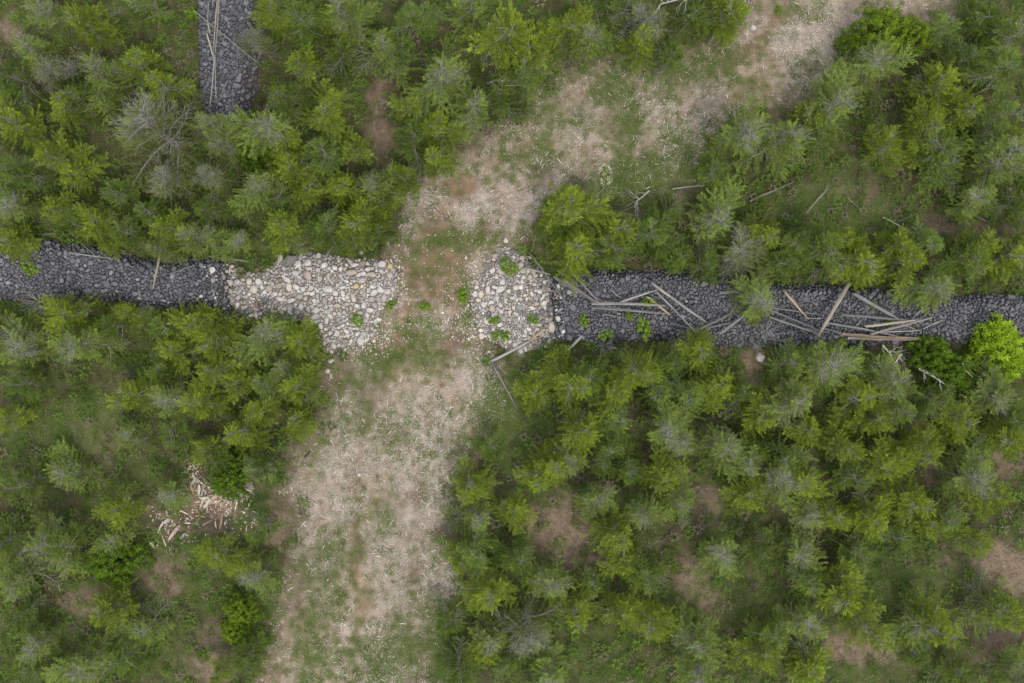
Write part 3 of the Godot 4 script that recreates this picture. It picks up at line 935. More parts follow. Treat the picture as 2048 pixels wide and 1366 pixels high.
	for r in [
		# right wall, beside the heap
		[1108, 554, 1192, 606, 6, silver, "left of the two long rails slanting from heap to rail joint", 0.0], [1129, 560, 1195, 606, 7.5, ash, "thick rail slanting to the joint, right beside its thinner twin", 0.05], [1052, 536, 1099, 546, 5, ash, "short pale rail lying across the top of the right heap", 0.02], [1058, 502, 1131, 607, 4, silver, "thin rail steeply crossing the right heap's right corner", 0.06], [1134, 537, 1195, 606, 4, silver, "thin rail at the right of the slanting rails by the joint", 0.1], [1182, 590, 1210, 606, 3, silver, "stubby rail piece above the joint of the rails", 0.02],
		[1186, 609, 1330, 611, 7, ash, "thick level rail running right from the joint", 0.12], [1188, 616, 1331, 627, 5, silver, "level rail just below the thick level rail", 0.06], [1235, 607, 1314, 581, 6, ash, "rail rising right to meet the two falling rails", 0.18], [1303, 568, 1407, 643, 6, ash, "upper of two parallel rails falling right along the wall", 0.22], [1311, 584, 1388, 664, 5, silver, "lower of two parallel rails falling right along the wall", 0.14], [1293, 593, 1338, 629, 4, tan, "short brown rail left of the two falling rails", 0.02], [1067, 577, 1114, 584, 4, silver, "grey rail lying level on the right heap's upper right", 0.04],
		[976, 725, 1058, 682, 7, ash, "long rail leaning off the right heap's lower edge", 0.0], [983, 727, 1034, 819, 5, silver, "long rail falling down right from the clearing's edge", 0.05], [985, 727, 1018, 752, 4, silver, "short grey rail in the corner between two rails by clearing", 0.0], [1070, 658, 1060, 702, 3.5, tan, "brown pole lying upright across the right heap's lower edge", 0.1], [1164, 673, 1128, 710, 5, ash, "pale rail end poking out below the right wall", 0.05], [1083, 662, 1058, 684, 4, tan, "tan rail continuing the long rail over the heap", 0.05], [1012, 564, 1026, 551, 5, silver, "short grey log on the right heap beside weeds", 0.0],
		# right wall, middle and right
		[1442, 585, 1478, 583, 8, silver, "wide plank end left of the cedar standing over the wall", 0.0], [1392, 661, 1466, 626, 5, silver, "upper rail rising right toward the cedar over the wall", 0.05], [1410, 656, 1482, 640, 4, silver, "lower flatter rail left of the cedar over the wall", 0.0], [1438, 668, 1482, 634, 5, ash, "short rail rising right below the cedar over the wall", 0.1], [1566, 584, 1612, 636, 5, tan, "brown rail falling right beside the light log", 0.1], [1698, 565, 1627, 670, 10, bleached, "light round log with brown streaks standing across the wall", 0.3], [1704, 588, 1792, 638, 9, silver, "wide grey plank falling right in the wall's right part", 0.05], [1680, 630, 1824, 640, 6, silver, "long level rail under the wide grey plank", 0.12], [1728, 653, 1824, 640, 6, bleached, "pale rail meeting the level rail at its right end", 0.2], [1738, 669, 1858, 636, 5, ash, "long rail rising right below the pale rail", 0.16], [1653, 646, 1792, 671, 5, silver, "rail falling gently right from the light log", 0.04], [1683, 668, 1832, 675, 7, tan, "thick brownish rail along the wall's lower edge", 0.06], [1697, 676, 1832, 680, 6, bleached, "pale rail close below the thick brownish rail", 0.1],
		[1546, 616, 1634, 629, 4, silver, "topmost of three rails right of the cedar over the wall", 0.0], [1543, 623, 1642, 663, 5, silver, "middle of three rails right of the cedar over the wall", 0.06], [1540, 635, 1638, 667, 5, ash, "lowest of three rails right of the cedar over the wall", 0.0], [1806, 647, 1833, 661, 4, bleached, "short pale stub right of the crossing pale rails", 0.02], [1894, 689, 1917, 701, 5, silver, "short grey rail between the broadleaf bushes", 0.0], [1610, 636, 1643, 637, 2.5, ash, "thin level stick left of the light log", 0.0], [1600, 655, 1655, 664, 3.5, silver, "slim rail under the lower end of the light log", 0.0],
		[1640, 656, 1702, 672, 3, silver, "thin stick under the lower end of the gently falling rail", 0.02], [1722, 640, 1700, 663, 2.6, ash, "thin stick left of the pale crossing rails, falling left", 0.05], [1765, 664, 1836, 661, 3, ash, "thin level stick just above the thick brownish rail", 0.08], [1818, 642, 1851, 610, 2.4, silver, "thin stick rising steeply right of the crossing rails", 0.05], [1846, 657, 1884, 640, 2.2, ash, "thin stick at the far right of the right wall's rails", 0.03], [1574, 589, 1602, 613, 2.4, silver, "thin stick beside the brown rail near the light log", 0.03], [1118, 540, 1161, 575, 3.2, silver, "thin rail between the two thick slanting rails", 0.12], [1206, 628, 1240, 634, 2.2, silver, "small stick below the two level rails near the joint", 0.02], [1222, 580, 1243, 597, 2.4, ash, "small stick above the level rails on dark stones", 0.02], [1345, 648, 1392, 660, 3, silver, "thin rail at the lower wall edge left of the rising rails", 0.04],
		# left wall
		[320, 478, 314, 576, 5, Color(0.4, 0.35, 0.24), "yellowish pole lying across the left wall", 0.1], [140, 506, 220, 516, 2.6, ash, "thin pole lying level near the left wall's upper edge", 0.05], [154, 484, 199, 514, 2.2, ash, "thin stick falling right onto the thin level pole", 0.1], [342, 547, 392, 528, 2.4, silver, "thin stick rising right near the pale left heap", 0.0], [345, 530, 360, 505, 2.2, silver, "short thin stick above the rising stick on left wall", 0.05], [410, 511, 490, 521, 4, silver, "grey rail at the upper edge between left wall and heap", 0.05], [66, 466, 118, 464, 2.4, ash, "thin pole at the wood's edge above the left wall", 0.2], [671, 477, 644, 523, 5, ash, "pale pole leaning out of the wood onto the left heap", 0.25], [577, 609, 607, 627, 5, silver, "grey rail half buried at the left heap's lower edge", 0.0],
		# wall at the top
		[440, -12, 432, 113, 4, ash, "left of two long parallel rails on the upright wall", 0.05], [438, 4, 430, 114, 3.6, bleached, "right of two long parallel rails on the upright wall", 0.12], [417, 46, 421, 69, 2.6, bleached, "short white stick left of the parallel rails on upright wall", 0.0], [415, 70, 428, 116, 3.4, bleached, "slanting pale rail left of the parallel rails on upright wall", 0.05], [417, 8, 417, 46, 2.2, ash, "thin upright stick near the top of the upright wall", 0.0], [392, 26, 470, 90, 3, silver, "thin pole crossing the parallel rails on the upright wall", 0.18], [468, 88, 518, 127, 2.4, silver, "thin pole falling right from upright wall into a cedar", 0.18], [431, 115, 422, 216, 3, ash, "left of two thin poles running down from the parallel rails", 0.02], [432, 115, 434, 206, 2.4, ash, "right of two thin poles running down from the parallel rails", 0.0], [455, 164, 438, 203, 2.4, silver, "short thin stick right of the two thin poles", 0.0], [427, 0, 425, 14, 3, silver, "stub of a rail at the very top of the upright wall", 0.0]]:
		rail(r[0], r[1], r[2], r[3], r[4], r[5], r[6], r[7])
	for r in [[1350, 374, 1421, 366, 3, ash, "level bare pole right of the track"], [1509, 397, 1595, 359, 3.6, ash, "long bare pole rising right, middle of the fallen bare poles"], [1622, 422, 1662, 375, 3, ash, "bare pole rising steeply right of the long bare pole"], [1777, 432, 1828, 459, 3, ash, "rightmost large bare pole falling right over brown soil"], [1444, 359, 1450, 401, 2.4, silver, "nearly upright bare pole left of the long bare pole"], [1704, 391, 1735, 420, 2.2, silver, "thin dark pole right of the steep bare pole"], [1672, 413, 1694, 410, 2, silver, "tiny level pole below the steep bare pole"], [1584, 415, 1619, 437, 2.8, Color(0.12, 0.1, 0.085), "dark pole below the long bare pole"], [1970, 431, 2002, 449, 2.2, silver, "thin pole near the right edge in shade"], [1806, 440, 1850, 420, 2, silver, "thin pole crossing the rightmost large bare pole"], [1665, 365, 1660, 380, 2.0, silver, "tiny upright stick above the steep bare pole"]]:
		rail(r[0], r[1], r[2], r[3], r[4], r[5], r[6], 0.14, "fallen_pole", "pole", "bare poles fallen in the upper right wood")
	# ---- cedars
	make_crowns()
	cedar(120, 32, 45, "g", "small grey-topped cedar at the top edge left of the upright wall")
	cedar(170, 30, 48, "l", "medium yellow-green cedar at the top edge left of the upright wall")
	cedar(300, 18, 46, "m", "medium green cedar at the top edge left of the upright wall")
	cedar(85, 92, 50, "g", "medium grey-topped cedar in the wood left of the upright stone wall, leftmost")
	cedar(112, 132, 46, "s", "medium half-bare cedar in the wood left of the upright stone wall")
	cedar(185, 72, 50, "l", "medium yellow-green cedar in the wood left of the upright stone wall, second from left")
	cedar(280, 100, 47, "l", "medium yellow-green cedar in the wood left of the upright stone wall, third from left")
	cedar(38, 152, 45, "m", "small green cedar in the wood left of the upright stone wall")
	cedar(195, 152, 56, "g", "medium grey-topped cedar in the wood left of the upright stone wall, rightmost")
	cedar(132, 192, 50, "l", "medium yellow-green cedar in the wood left of the upright stone wall, leftmost")
	cedar(262, 152, 50, "m", "medium green cedar in the wood left of the upright stone wall, rightmost")
	cedar(322, 172, 50, "l", "medium yellow-green cedar in the wood left of the upright stone wall, rightmost")
	cedar(160, 222, 46, "m", "medium green cedar in the wood left of the upright stone wall, leftmost")
	cedar(30, 250, 56, "l", "medium yellow-green cedar in the wood above the left stone wall, second from left")
	cedar(92, 292, 52, "l", "medium yellow-green cedar in the wood above the left stone wall, third from left")
	cedar(330, 268, 100, "s", "large half-bare cedar in the wood above the left stone wall")
	cedar(338, 345, 52, "s", "medium half-bare cedar in the wood above the left stone wall")
	cedar(150, 352, 55, "l", "medium yellow-green cedar in the wood above the left stone wall, fifth from left")
	cedar(42, 402, 50, "g", "medium grey-topped cedar in the wood above the left stone wall")
	cedar(100, 418, 46, "l", "medium yellow-green cedar in the wood above the left stone wall, fourth from left")
	cedar(202, 432, 58, "l", "medium yellow-green cedar in the wood above the left stone wall, sixth from left")
	cedar(62, 342, 46, "m", "medium green cedar in the wood above the left stone wall, leftmost")
	cedar(242, 392, 48, "m", "medium green cedar in the wood above the left stone wall, rightmost")
	cedar(10, 325, 42, "m", "small green cedar in the wood above the left stone wall, leftmost")
	cedar(300, 412, 44, "m", "small green cedar in the wood above the left stone wall, fourth from left")
	cedar(410, 425, 42, "m", "small green cedar in the wood above the left stone wall, rightmost")
	cedar(255, 455, 44, "m", "small green cedar in the wood above the left stone wall, third from left")
	cedar(25, 470, 46, "l", "medium yellow-green cedar in the wood above the left stone wall, leftmost")
	cedar(330, 460, 46, "l", "medium yellow-green cedar in the wood above the left stone wall, rightmost")
	cedar(150, 455, 44, "m", "small green cedar in the wood above the left stone wall, second from left")
	cedar(515, 92, 36, "s", "small half-bare cedar at the top edge right of the upright wall")
	cedar(552, 28, 46, "l", "medium yellow-green cedar at the top edge right of the upright wall, leftmost")
	cedar(600, 42, 50, "m", "medium green cedar at the top edge right of the upright wall")
	cedar(652, 30, 50, "l", "medium yellow-green cedar at the top edge right of the upright wall, rightmost")
	cedar(705, 42, 54, "g", "medium grey-topped cedar at the top edge right of the upright wall, leftmost")
	cedar(745, 92, 54, "g", "medium grey-topped cedar at the top edge right of the upright wall, rightmost")
	cedar(682, 112, 44, "m", "small green cedar at the top edge right of the upright wall")
	cedar(600, 120, 46, "l", "medium yellow-green cedar at the top edge right of the upright wall, second from left")
	cedar(645, 215, 54, "l", "medium yellow-green cedar between the upright wall and the clearing, second from left")
	cedar(532, 228, 74, "g", "large grey-topped cedar between the upright wall and the clearing")
	cedar(570, 305, 58, "l", "medium yellow-green cedar between the upright wall and the clearing, leftmost")
	cedar(512, 350, 54, "g", "medium grey-topped cedar just above the left pale stone pile, leftmost")
	cedar(602, 345, 50, "l", "medium yellow-green cedar just above the left pale stone pile, second from left")
	cedar(652, 300, 50, "m", "medium green cedar between the upright wall and the clearing")
	cedar(705, 290, 46, "l", "medium yellow-green cedar between the upright wall and the clearing, rightmost")
	cedar(580, 190, 44, "m", "small green cedar between the upright wall and the clearing")
	cedar(470, 300, 40, "s", "small half-bare cedar in the wood above the left stone wall, rightmost")
	cedar(432, 262, 44, "g", "small grey-topped cedar in the wood above the left stone wall, rightmost")
	cedar(412, 340, 42, "s", "small half-bare cedar in the wood above the left stone wall, leftmost")
	cedar(560, 395, 46, "m", "medium green cedar just above the left pale stone pile, second from left")
	cedar(622, 402, 50, "l", "medium yellow-green cedar just above the left pale stone pile, third from left")
	cedar(692, 372, 48, "l", "medium yellow-green cedar just above the left pale stone pile, fourth from left")
	cedar(742, 362, 46, "g", "medium grey-topped cedar just above the left pale stone pile, rightmost")
	cedar(722, 436, 54, "l", "medium yellow-green cedar just above the left pale stone pile, rightmost")
	cedar(642, 460, 50, "m", "medium green cedar just above the left pale stone pile, third from left")
	cedar(562, 465, 50, "l", "medium yellow-green cedar just above the left pale stone pile, leftmost")
	cedar(492, 415, 46, "m", "medium green cedar just above the left pale stone pile, leftmost")
	cedar(772, 410, 34, "l", "small yellow-green cedar just above the left pale stone pile, rightmost")
	cedar(760, 470, 46, "m", "medium green cedar just above the left pale stone pile, rightmost")
	cedar(480, 480, 42, "g", "small grey-topped cedar just above the left pale stone pile")
	cedar(405, 485, 44, "g", "small grey-topped cedar in the wood above the left stone wall, second from left")
	cedar(700, 490, 40, "l", "small yellow-green cedar just above the left pale stone pile, leftmost")
	cedar(876, 138, 78, "g", "large grey-topped cedar left of the track where it bends")
	cedar(930, 214, 58, "g", "medium grey-topped cedar left of the track where it bends")
	cedar(958, 34, 62, "g", "large grey-topped cedar at the top edge above the grassy track")
	cedar(1034, 52, 84, "l", "large yellow-green cedar at the top edge above the grassy track")
	cedar(1080, 112, 58, "l", "medium yellow-green cedar at the top edge above the grassy track, leftmost")
	cedar(1125, 50, 50, "l", "medium yellow-green cedar at the top edge above the grassy track, second from left")
	cedar(820, 42, 44, "m", "small green cedar at the top edge above the grassy track, second from left")
	cedar(795, 92, 44, "m", "small green cedar at the top edge above the grassy track, leftmost")
	cedar(845, 15, 42, "m", "small green cedar at the top edge above the grassy track, rightmost")
	cedar(1240, 28, 54, "m", "medium green cedar at the top edge above the grassy track, leftmost")
	cedar(1300, 30, 58, "s", "medium half-bare cedar at the top edge above the grassy track")
	cedar(1380, 30, 58, "m", "medium green cedar at the top edge above the grassy track, rightmost")
	cedar(1262, 80, 46, "l", "medium yellow-green cedar at the top edge above the grassy track, third from left")
	cedar(1192, 68, 46, "g", "medium grey-topped cedar at the top edge above the grassy track")
	cedar(1340, 95, 46, "m", "medium green cedar at the top edge above the grassy track, second from left")
	cedar(1432, 28, 56, "l", "medium yellow-green cedar at the top edge above the grassy track, rightmost")
	cedar(822, 292, 48, "m", "medium green cedar left of the track where it bends, leftmost")
	cedar(866, 312, 44, "l", "small yellow-green cedar left of the track where it bends, rightmost")
	cedar(884, 268, 48, "l", "medium yellow-green cedar left of the track where it bends")
	cedar(1000, 200, 50, "m", "medium green cedar left of the track where it bends, rightmost")
	cedar(820, 215, 42, "l", "small yellow-green cedar left of the track where it bends, second from left")
	cedar(1040, 150, 44, "m", "small green cedar left of the track where it bends")
	cedar(810, 360, 34, "l", "small yellow-green cedar left of the track where it bends, leftmost")
	cedar(1740, 142, 68, "g", "large grey-topped cedar in top right corner around the dense bush")
	cedar(1846, 172, 68, "l", "large yellow-green cedar in top right corner around the dense bush")
	cedar(1980, 42, 66, "m", "large green cedar in top right corner around the dense bush")
	cedar(2030, 82, 58, "g", "medium grey-topped cedar in top right corner around the dense bush")
	cedar(2012, 162, 56, "m", "medium green cedar in top right corner around the dense bush, rightmost")
	cedar(1910, 130, 54, "m", "medium green cedar in top right corner around the dense bush, second from left")
	cedar(1900, 60, 50, "m", "medium green cedar in top right corner around the dense bush, leftmost")
	cedar(1666, 224, 74, "g", "large grey-topped cedar right of the track above fallen bare poles, third from left")
	cedar(1468, 262, 72, "g", "large grey-topped cedar right of the track above fallen bare poles, leftmost")
	cedar(1540, 290, 66, "g", "large grey-topped cedar right of the track above fallen bare poles, second from left")
	cedar(1600, 248, 54, "l", "medium yellow-green cedar right of the track above fallen bare poles, leftmost")
	cedar(1640, 272, 56, "m", "medium green cedar right of the track above fallen bare poles, leftmost")
	cedar(1766, 304, 52, "l", "medium yellow-green cedar right of the track above fallen bare poles, second from left")
	cedar(1850, 262, 56, "l", "medium yellow-green cedar right of the track above fallen bare poles, third from left")
	cedar(1918, 230, 58, "l", "medium yellow-green cedar right of the track above fallen bare poles, fourth from left")
	cedar(1990, 242, 54, "m", "medium green cedar right of the track above fallen bare poles, third from left")
	cedar(1902, 300, 62, "m", "large green cedar right of the track above fallen bare poles")
	cedar(2002, 332, 76, "g", "large grey-topped cedar right of the track above fallen bare poles, rightmost")
	cedar(1890, 340, 54, "m", "medium green cedar right of the track above fallen bare poles, second from left")
	cedar(1440, 320, 44, "m", "small green cedar right of the track above fallen bare poles")
	cedar(2035, 280, 46, "l", "medium yellow-green cedar right of the track above fallen bare poles, rightmost")
	cedar(1940, 400, 52, "g", "medium grey-topped cedar right of the track above fallen bare poles")
	cedar(2030, 410, 50, "m", "medium green cedar right of the track above fallen bare poles, rightmost")
	cedar(1172, 424, 86, "l", "large yellow-green cedar above the left half of right stone wall")
	cedar(1140, 492, 58, "l", "medium yellow-green cedar above the left half of right stone wall, leftmost")
	cedar(1105, 425, 46, "m", "medium green cedar above the left half of right stone wall, leftmost")
	cedar(1252, 462, 56, "l", "medium yellow-green cedar above the left half of right stone wall, rightmost")
	cedar(1205, 495, 48, "m", "medium green cedar above the left half of right stone wall, second from left")
	cedar(1302, 472, 58, "m", "medium green cedar above the left half of right stone wall, third from left")
	cedar(1352, 512, 50, "m", "medium green cedar above the left half of right stone wall, rightmost")
	cedar(1434, 452, 70, "g", "large grey-topped cedar above the left half of right stone wall")
	cedar(1402, 530, 44, "m", "small green cedar above the left half of right stone wall, rightmost")
	cedar(1330, 430, 44, "m", "small green cedar above the left half of right stone wall, leftmost")
	cedar(1496, 516, 62, "s", "large half-bare cedar above the right half of right stone wall")
	cedar(1545, 460, 47, "l", "medium yellow-green cedar above the right half of right stone wall, leftmost")
	cedar(1690, 466, 47, "l", "medium yellow-green cedar above the right half of right stone wall, second from left")
	cedar(1642, 505, 58, "m", "medium green cedar above the right half of right stone wall, second from left")
	cedar(1722, 520, 66, "l", "large yellow-green cedar above the right half of right stone wall")
	cedar(1602, 482, 46, "m", "medium green cedar above the right half of right stone wall, leftmost")
	cedar(1782, 492, 46, "l", "medium yellow-green cedar above the right half of right stone wall, third from left")
	cedar(1802, 540, 56, "l", "medium yellow-green cedar above the right half of right stone wall, fourth from left")
	cedar(1882, 562, 64, "g", "large grey-topped cedar above the right half of right stone wall")
	cedar(2002, 532, 58, "l", "medium yellow-green cedar above the right half of right stone wall, rightmost")
	cedar(1962, 482, 54, "l", "medium yellow-green cedar above the right half of right stone wall, fifth from left")
	cedar(2035, 505, 46, "m", "medium green cedar above the right half of right stone wall, rightmost")
	cedar(1930, 515, 48, "m", "medium green cedar above the right half of right stone wall, third from left")
	cedar(1512, 610, 56, "g", "medium grey-topped cedar above the right half of right stone wall")
	cedar(1580, 530, 44, "m", "small green cedar above the right half of right stone wall, leftmost")
	cedar(1850, 490, 44, "m", "small green cedar above the right half of right stone wall, rightmost")
	cedar(148, 620, 66, "l", "large yellow-green cedar in the rows just below left stone wall")
	cedar(250, 634, 40, "l", "small yellow-green cedar in the rows just below left stone wall, leftmost")
	cedar(415, 638, 38, "l", "small yellow-green cedar in the rows just below left stone wall, rightmost")
	cedar(205, 486, 36, "l", "small yellow-green cedar in the wood above the left stone wall")
	cedar(325, 500, 34, "g", "small grey-topped cedar in the wood above the left stone wall, leftmost")
	cedar(28, 650, 48, "m", "medium green cedar in the rows just below left stone wall, leftmost")
	cedar(52, 716, 68.08, "g", "large grey-topped cedar in the rows just below left stone wall, leftmost")
	cedar(190, 690, 58, "g", "medium grey-topped cedar in the rows just below left stone wall")
	cedar(128, 690, 42, "m", "small green cedar in the rows just below left stone wall, leftmost")
	cedar(332, 645, 52, "m", "medium green cedar in the rows just below left stone wall, rightmost")
	cedar(385, 650, 52, "l", "medium yellow-green cedar in the rows just below left stone wall, second from left")
	cedar(368, 708, 53.36, "l", "medium yellow-green cedar in the rows just below left stone wall, leftmost")
	cedar(533, 668, 68, "g", "large grey-topped cedar in the rows just below left stone wall, rightmost")
	cedar(452, 684, 50, "l", "medium yellow-green cedar in the rows just below left stone wall, third from left")
	cedar(612, 700, 56, "l", "medium yellow-green cedar in the rows just below left stone wall, rightmost")
	cedar(572, 720, 44, "g", "small grey-topped cedar in the rows just below left stone wall")
	cedar(240, 650, 42, "m", "small green cedar in the rows just below left stone wall, rightmost")
	cedar(428, 738, 57.04, "l", "medium yellow-green cedar around the glade left of the clearing, second from left")
	cedar(472, 755, 47.84, "l", "medium yellow-green cedar around the glade left of the clearing, fourth from left")
	cedar(620, 792, 56, "l", "medium yellow-green cedar around the glade left of the clearing, rightmost")
	cedar(284, 796, 51.52, "l", "medium yellow-green cedar around the glade left of the clearing, leftmost")
	cedar(350, 816, 47.84, "g", "medium grey-topped cedar around the glade left of the clearing")
	cedar(428, 814, 53.36, "l", "medium yellow-green cedar around the glade left of the clearing, third from left")
	cedar(522, 822, 47.84, "l", "medium yellow-green cedar around the glade left of the clearing, sixth from left")
	cedar(592, 840, 44, "l", "small yellow-green cedar around the glade left of the clearing, rightmost")
	cedar(482, 872, 46, "l", "medium yellow-green cedar around the glade left of the clearing, fifth from left")
	cedar(352, 890, 46, "m", "medium green cedar around the glade left of the clearing")
	cedar(28, 815, 42.32, "l", "small yellow-green cedar around the glade left of the clearing, leftmost")
	cedar(60, 768, 42.32, "m", "small green cedar around the glade left of the clearing, leftmost")
	cedar(262, 880, 36.8, "g", "small grey-topped cedar around the glade left of the clearing")
	cedar(540, 760, 40.48, "m", "small green cedar around the glade left of the clearing, rightmost")
	cedar(310, 735, 40.48, "m", "small green cedar around the glade left of the clearing, second from left")
	cedar(420, 880, 38.64, "l", "small yellow-green cedar around the glade left of the clearing, second from left")
	cedar(535, 930, 38.64, "m", "small green cedar around the wood debris left of clearing, fourth from left")
	cedar(50, 960, 44.16, "m", "small green cedar around the wood debris left of clearing, second from left")
	cedar(164, 950, 53.36, "g", "medium grey-topped cedar around the wood debris left of clearing, leftmost")
	cedar(232, 1002, 51.52, "l", "medium yellow-green cedar around the wood debris left of clearing")
	cedar(430, 925, 40.48, "m", "small green cedar around the wood debris left of clearing, third from left")
	cedar(505, 930, 40.48, "g", "small grey-topped cedar around the wood debris left of clearing, rightmost")
	cedar(92, 1070, 60.72, "g", "large grey-topped cedar around the wood debris left of clearing")
	cedar(222, 1062, 51.52, "g", "medium grey-topped cedar around the wood debris left of clearing, rightmost")
	cedar(540, 1045, 38.64, "m", "small green cedar around the wood debris left of clearing, rightmost")
	cedar(15, 1080, 38.64, "m", "small green cedar around the wood debris left of clearing, leftmost")
	cedar(330, 985, 40.48, "g", "small grey-topped cedar around the wood debris left of clearing, leftmost")
	cedar(142, 1112, 46, "m", "medium green cedar in the bottom left corner wood, leftmost")
	cedar(50, 1152, 53.36, "g", "medium grey-topped cedar in the bottom left corner wood, leftmost")
	cedar(232, 1200, 58.88, "l", "medium yellow-green cedar in the bottom left corner wood, leftmost")
	cedar(297, 1250, 57.04, "g", "medium grey-topped cedar in the bottom left corner wood, third from left")
	cedar(40, 1232, 44.16, "m", "small green cedar in the bottom left corner wood, leftmost")
	cedar(92, 1272, 47.84, "g", "medium grey-topped cedar in the bottom left corner wood, second from left")
	cedar(164, 1318, 64.4, "g", "large grey-topped cedar in the bottom left corner wood")
	cedar(245, 1320, 53.36, "m", "medium green cedar in the bottom left corner wood, rightmost")
	cedar(50, 1335, 44.16, "m", "small green cedar in the bottom left corner wood, second from left")
	cedar(462, 1112, 51.52, "l", "medium yellow-green cedar in the bottom left corner wood, rightmost")
	cedar(523, 1140, 51.52, "g", "medium grey-topped cedar in the bottom left corner wood, rightmost")
	cedar(490, 1320, 42.32, "m", "small green cedar in the bottom left corner wood, rightmost")
	cedar(440, 1345, 31.28, "l", "small yellow-green cedar in the bottom left corner wood")
	cedar(1135, 757, 58, "l", "medium yellow-green cedar below the right pale stone pile, leftmost")
	cedar(1152, 828, 62, "l", "large yellow-green cedar below the right pale stone pile")
	cedar(1187, 742, 48, "m", "medium green cedar below the right pale stone pile, leftmost")
	cedar(1221, 792, 56, "l", "medium yellow-green cedar below the right pale stone pile, second from left")
	cedar(1272, 724, 56, "l", "medium yellow-green cedar below the right pale stone pile, third from left")
	cedar(1238, 853, 50, "m", "medium green cedar below the right pale stone pile, second from left")
	cedar(1306, 775, 52, "m", "medium green cedar below the right pale stone pile, third from left")
	cedar(1340, 860, 56, "g", "medium grey-topped cedar below the right pale stone pile")
	cedar(1080, 800, 44, "l", "small yellow-green cedar below the right pale stone pile, leftmost")
	cedar(1410, 706, 50, "l", "medium yellow-green cedar below the right pale stone pile, fourth from left")
	cedar(1433, 752, 58, "l", "medium yellow-green cedar below the right pale stone pile, rightmost")
	cedar(1375, 800, 46, "m", "medium green cedar below the right pale stone pile, rightmost")
	cedar(1340, 710, 44, "m", "small green cedar below the right pale stone pile")
	cedar(1110, 705, 36, "l", "small yellow-green cedar below the right pale stone pile, rightmost")
	cedar(982, 894, 42, "m", "small green cedar right of clearing above the brown opening, leftmost")
	cedar(1118, 905, 50, "l", "medium yellow-green cedar right of clearing above the brown opening, fourth from left")
	cedar(1090, 946, 46, "l", "medium yellow-green cedar right of clearing above the brown opening, third from left")
	cedar(1132, 915, 42, "g", "small grey-topped cedar right of clearing above the brown opening, leftmost")
	cedar(937, 962, 50, "l", "medium yellow-green cedar right of clearing above the brown opening, leftmost")
	cedar(934, 1028, 48, "g", "medium grey-topped cedar right of clearing above the brown opening, leftmost")
	cedar(1009, 1026, 50, "l", "medium yellow-green cedar right of clearing above the brown opening, second from left")
	cedar(1194, 1014, 42, "g", "small grey-topped cedar right of clearing above the brown opening, second from left")
	cedar(1290, 1026, 44, "g", "small grey-topped cedar right of clearing above the brown opening, rightmost")
	cedar(1314, 968, 54, "l", "medium yellow-green cedar right of clearing above the brown opening, rightmost")
	cedar(1358, 1022, 48, "g", "medium grey-topped cedar right of clearing above the brown opening, second from left")
	cedar(1375, 872, 52, "g", "medium grey-topped cedar right of clearing above the brown opening, third from left")
	cedar(1416, 892, 54, "g", "medium grey-topped cedar right of clearing above the brown opening, fourth from left")
	cedar(1210, 920, 46, "m", "medium green cedar right of clearing above the brown opening")
	cedar(1260, 930, 44, "m", "small green cedar right of clearing above the brown opening, rightmost")
	cedar(1464, 930, 52, "g", "medium grey-topped cedar right of clearing above the brown opening, rightmost")
	cedar(1230, 1040, 44, "l", "small yellow-green cedar right of clearing above the brown opening")
	cedar(948, 1095, 52, "m", "medium green cedar right of clearing around the brown opening, leftmost")
	cedar(906, 1118, 40, "l", "small yellow-green cedar right of clearing around the brown opening")
	cedar(1026, 1112, 50, "m", "medium green cedar right of clearing around the brown opening, second from left")
	cedar(982, 1163, 56, "l", "medium yellow-green cedar right of clearing around the brown opening, leftmost")
	cedar(1098, 1160, 48, "g", "medium grey-topped cedar right of clearing around the brown opening, leftmost")
	cedar(1255, 1112, 54, "l", "medium yellow-green cedar right of clearing around the brown opening, rightmost")
	cedar(1290, 1140, 50, "m", "medium green cedar right of clearing around the brown opening, rightmost")
	cedar(1160, 1168, 46, "m", "medium green cedar right of clearing around the brown opening, third from left")
	cedar(1437, 1095, 54, "g", "medium grey-topped cedar right of clearing around the brown opening, rightmost")
	cedar(1050, 1242, 62, "s", "large half-bare cedar at the bottom edge right of clearing")
	cedar(982, 1258, 52, "g", "medium grey-topped cedar at the bottom edge right of clearing, leftmost")
	cedar(913, 1250, 46, "m", "medium green cedar at the bottom edge right of clearing, leftmost")
	cedar(1160, 1216, 52, "l", "medium yellow-green cedar at the bottom edge right of clearing, second from left")
	cedar(1218, 1238, 52, "l", "medium yellow-green cedar at the bottom edge right of clearing, third from left")
	cedar(1296, 1228, 58, "l", "medium yellow-green cedar at the bottom edge right of clearing, rightmost")
	cedar(913, 1327, 52, "m", "medium green cedar at the bottom edge right of clearing, second from left")
	cedar(975, 1317, 52, "l", "medium yellow-green cedar at the bottom edge right of clearing, leftmost")
	cedar(1033, 1327, 50, "m", "medium green cedar at the bottom edge right of clearing, rightmost")
	cedar(1108, 1334, 58, "g", "medium grey-topped cedar at the bottom edge right of clearing, second from left")
	cedar(1392, 1270, 50, "g", "medium grey-topped cedar at the bottom edge right of clearing, third from left")
	cedar(1426, 1327, 56, "g", "medium grey-topped cedar at the bottom edge right of clearing, rightmost")
	cedar(1639, 734, 76, "g", "large grey-topped cedar below the right half of right stone wall, second from left")
	cedar(1570, 795, 62, "g", "large grey-topped cedar below the right half of right stone wall, leftmost")
	cedar(1775, 778, 62, "g", "large grey-topped cedar below the right half of right stone wall, rightmost")
	cedar(1981, 792, 58, "g", "medium grey-topped cedar below the right half of right stone wall")
	cedar(1536, 843, 54, "l", "medium yellow-green cedar below the right half of right stone wall, leftmost")
	cedar(1632, 850, 54, "l", "medium yellow-green cedar below the right half of right stone wall, second from left")
	cedar(1724, 808, 56, "l", "medium yellow-green cedar below the right half of right stone wall, third from left")
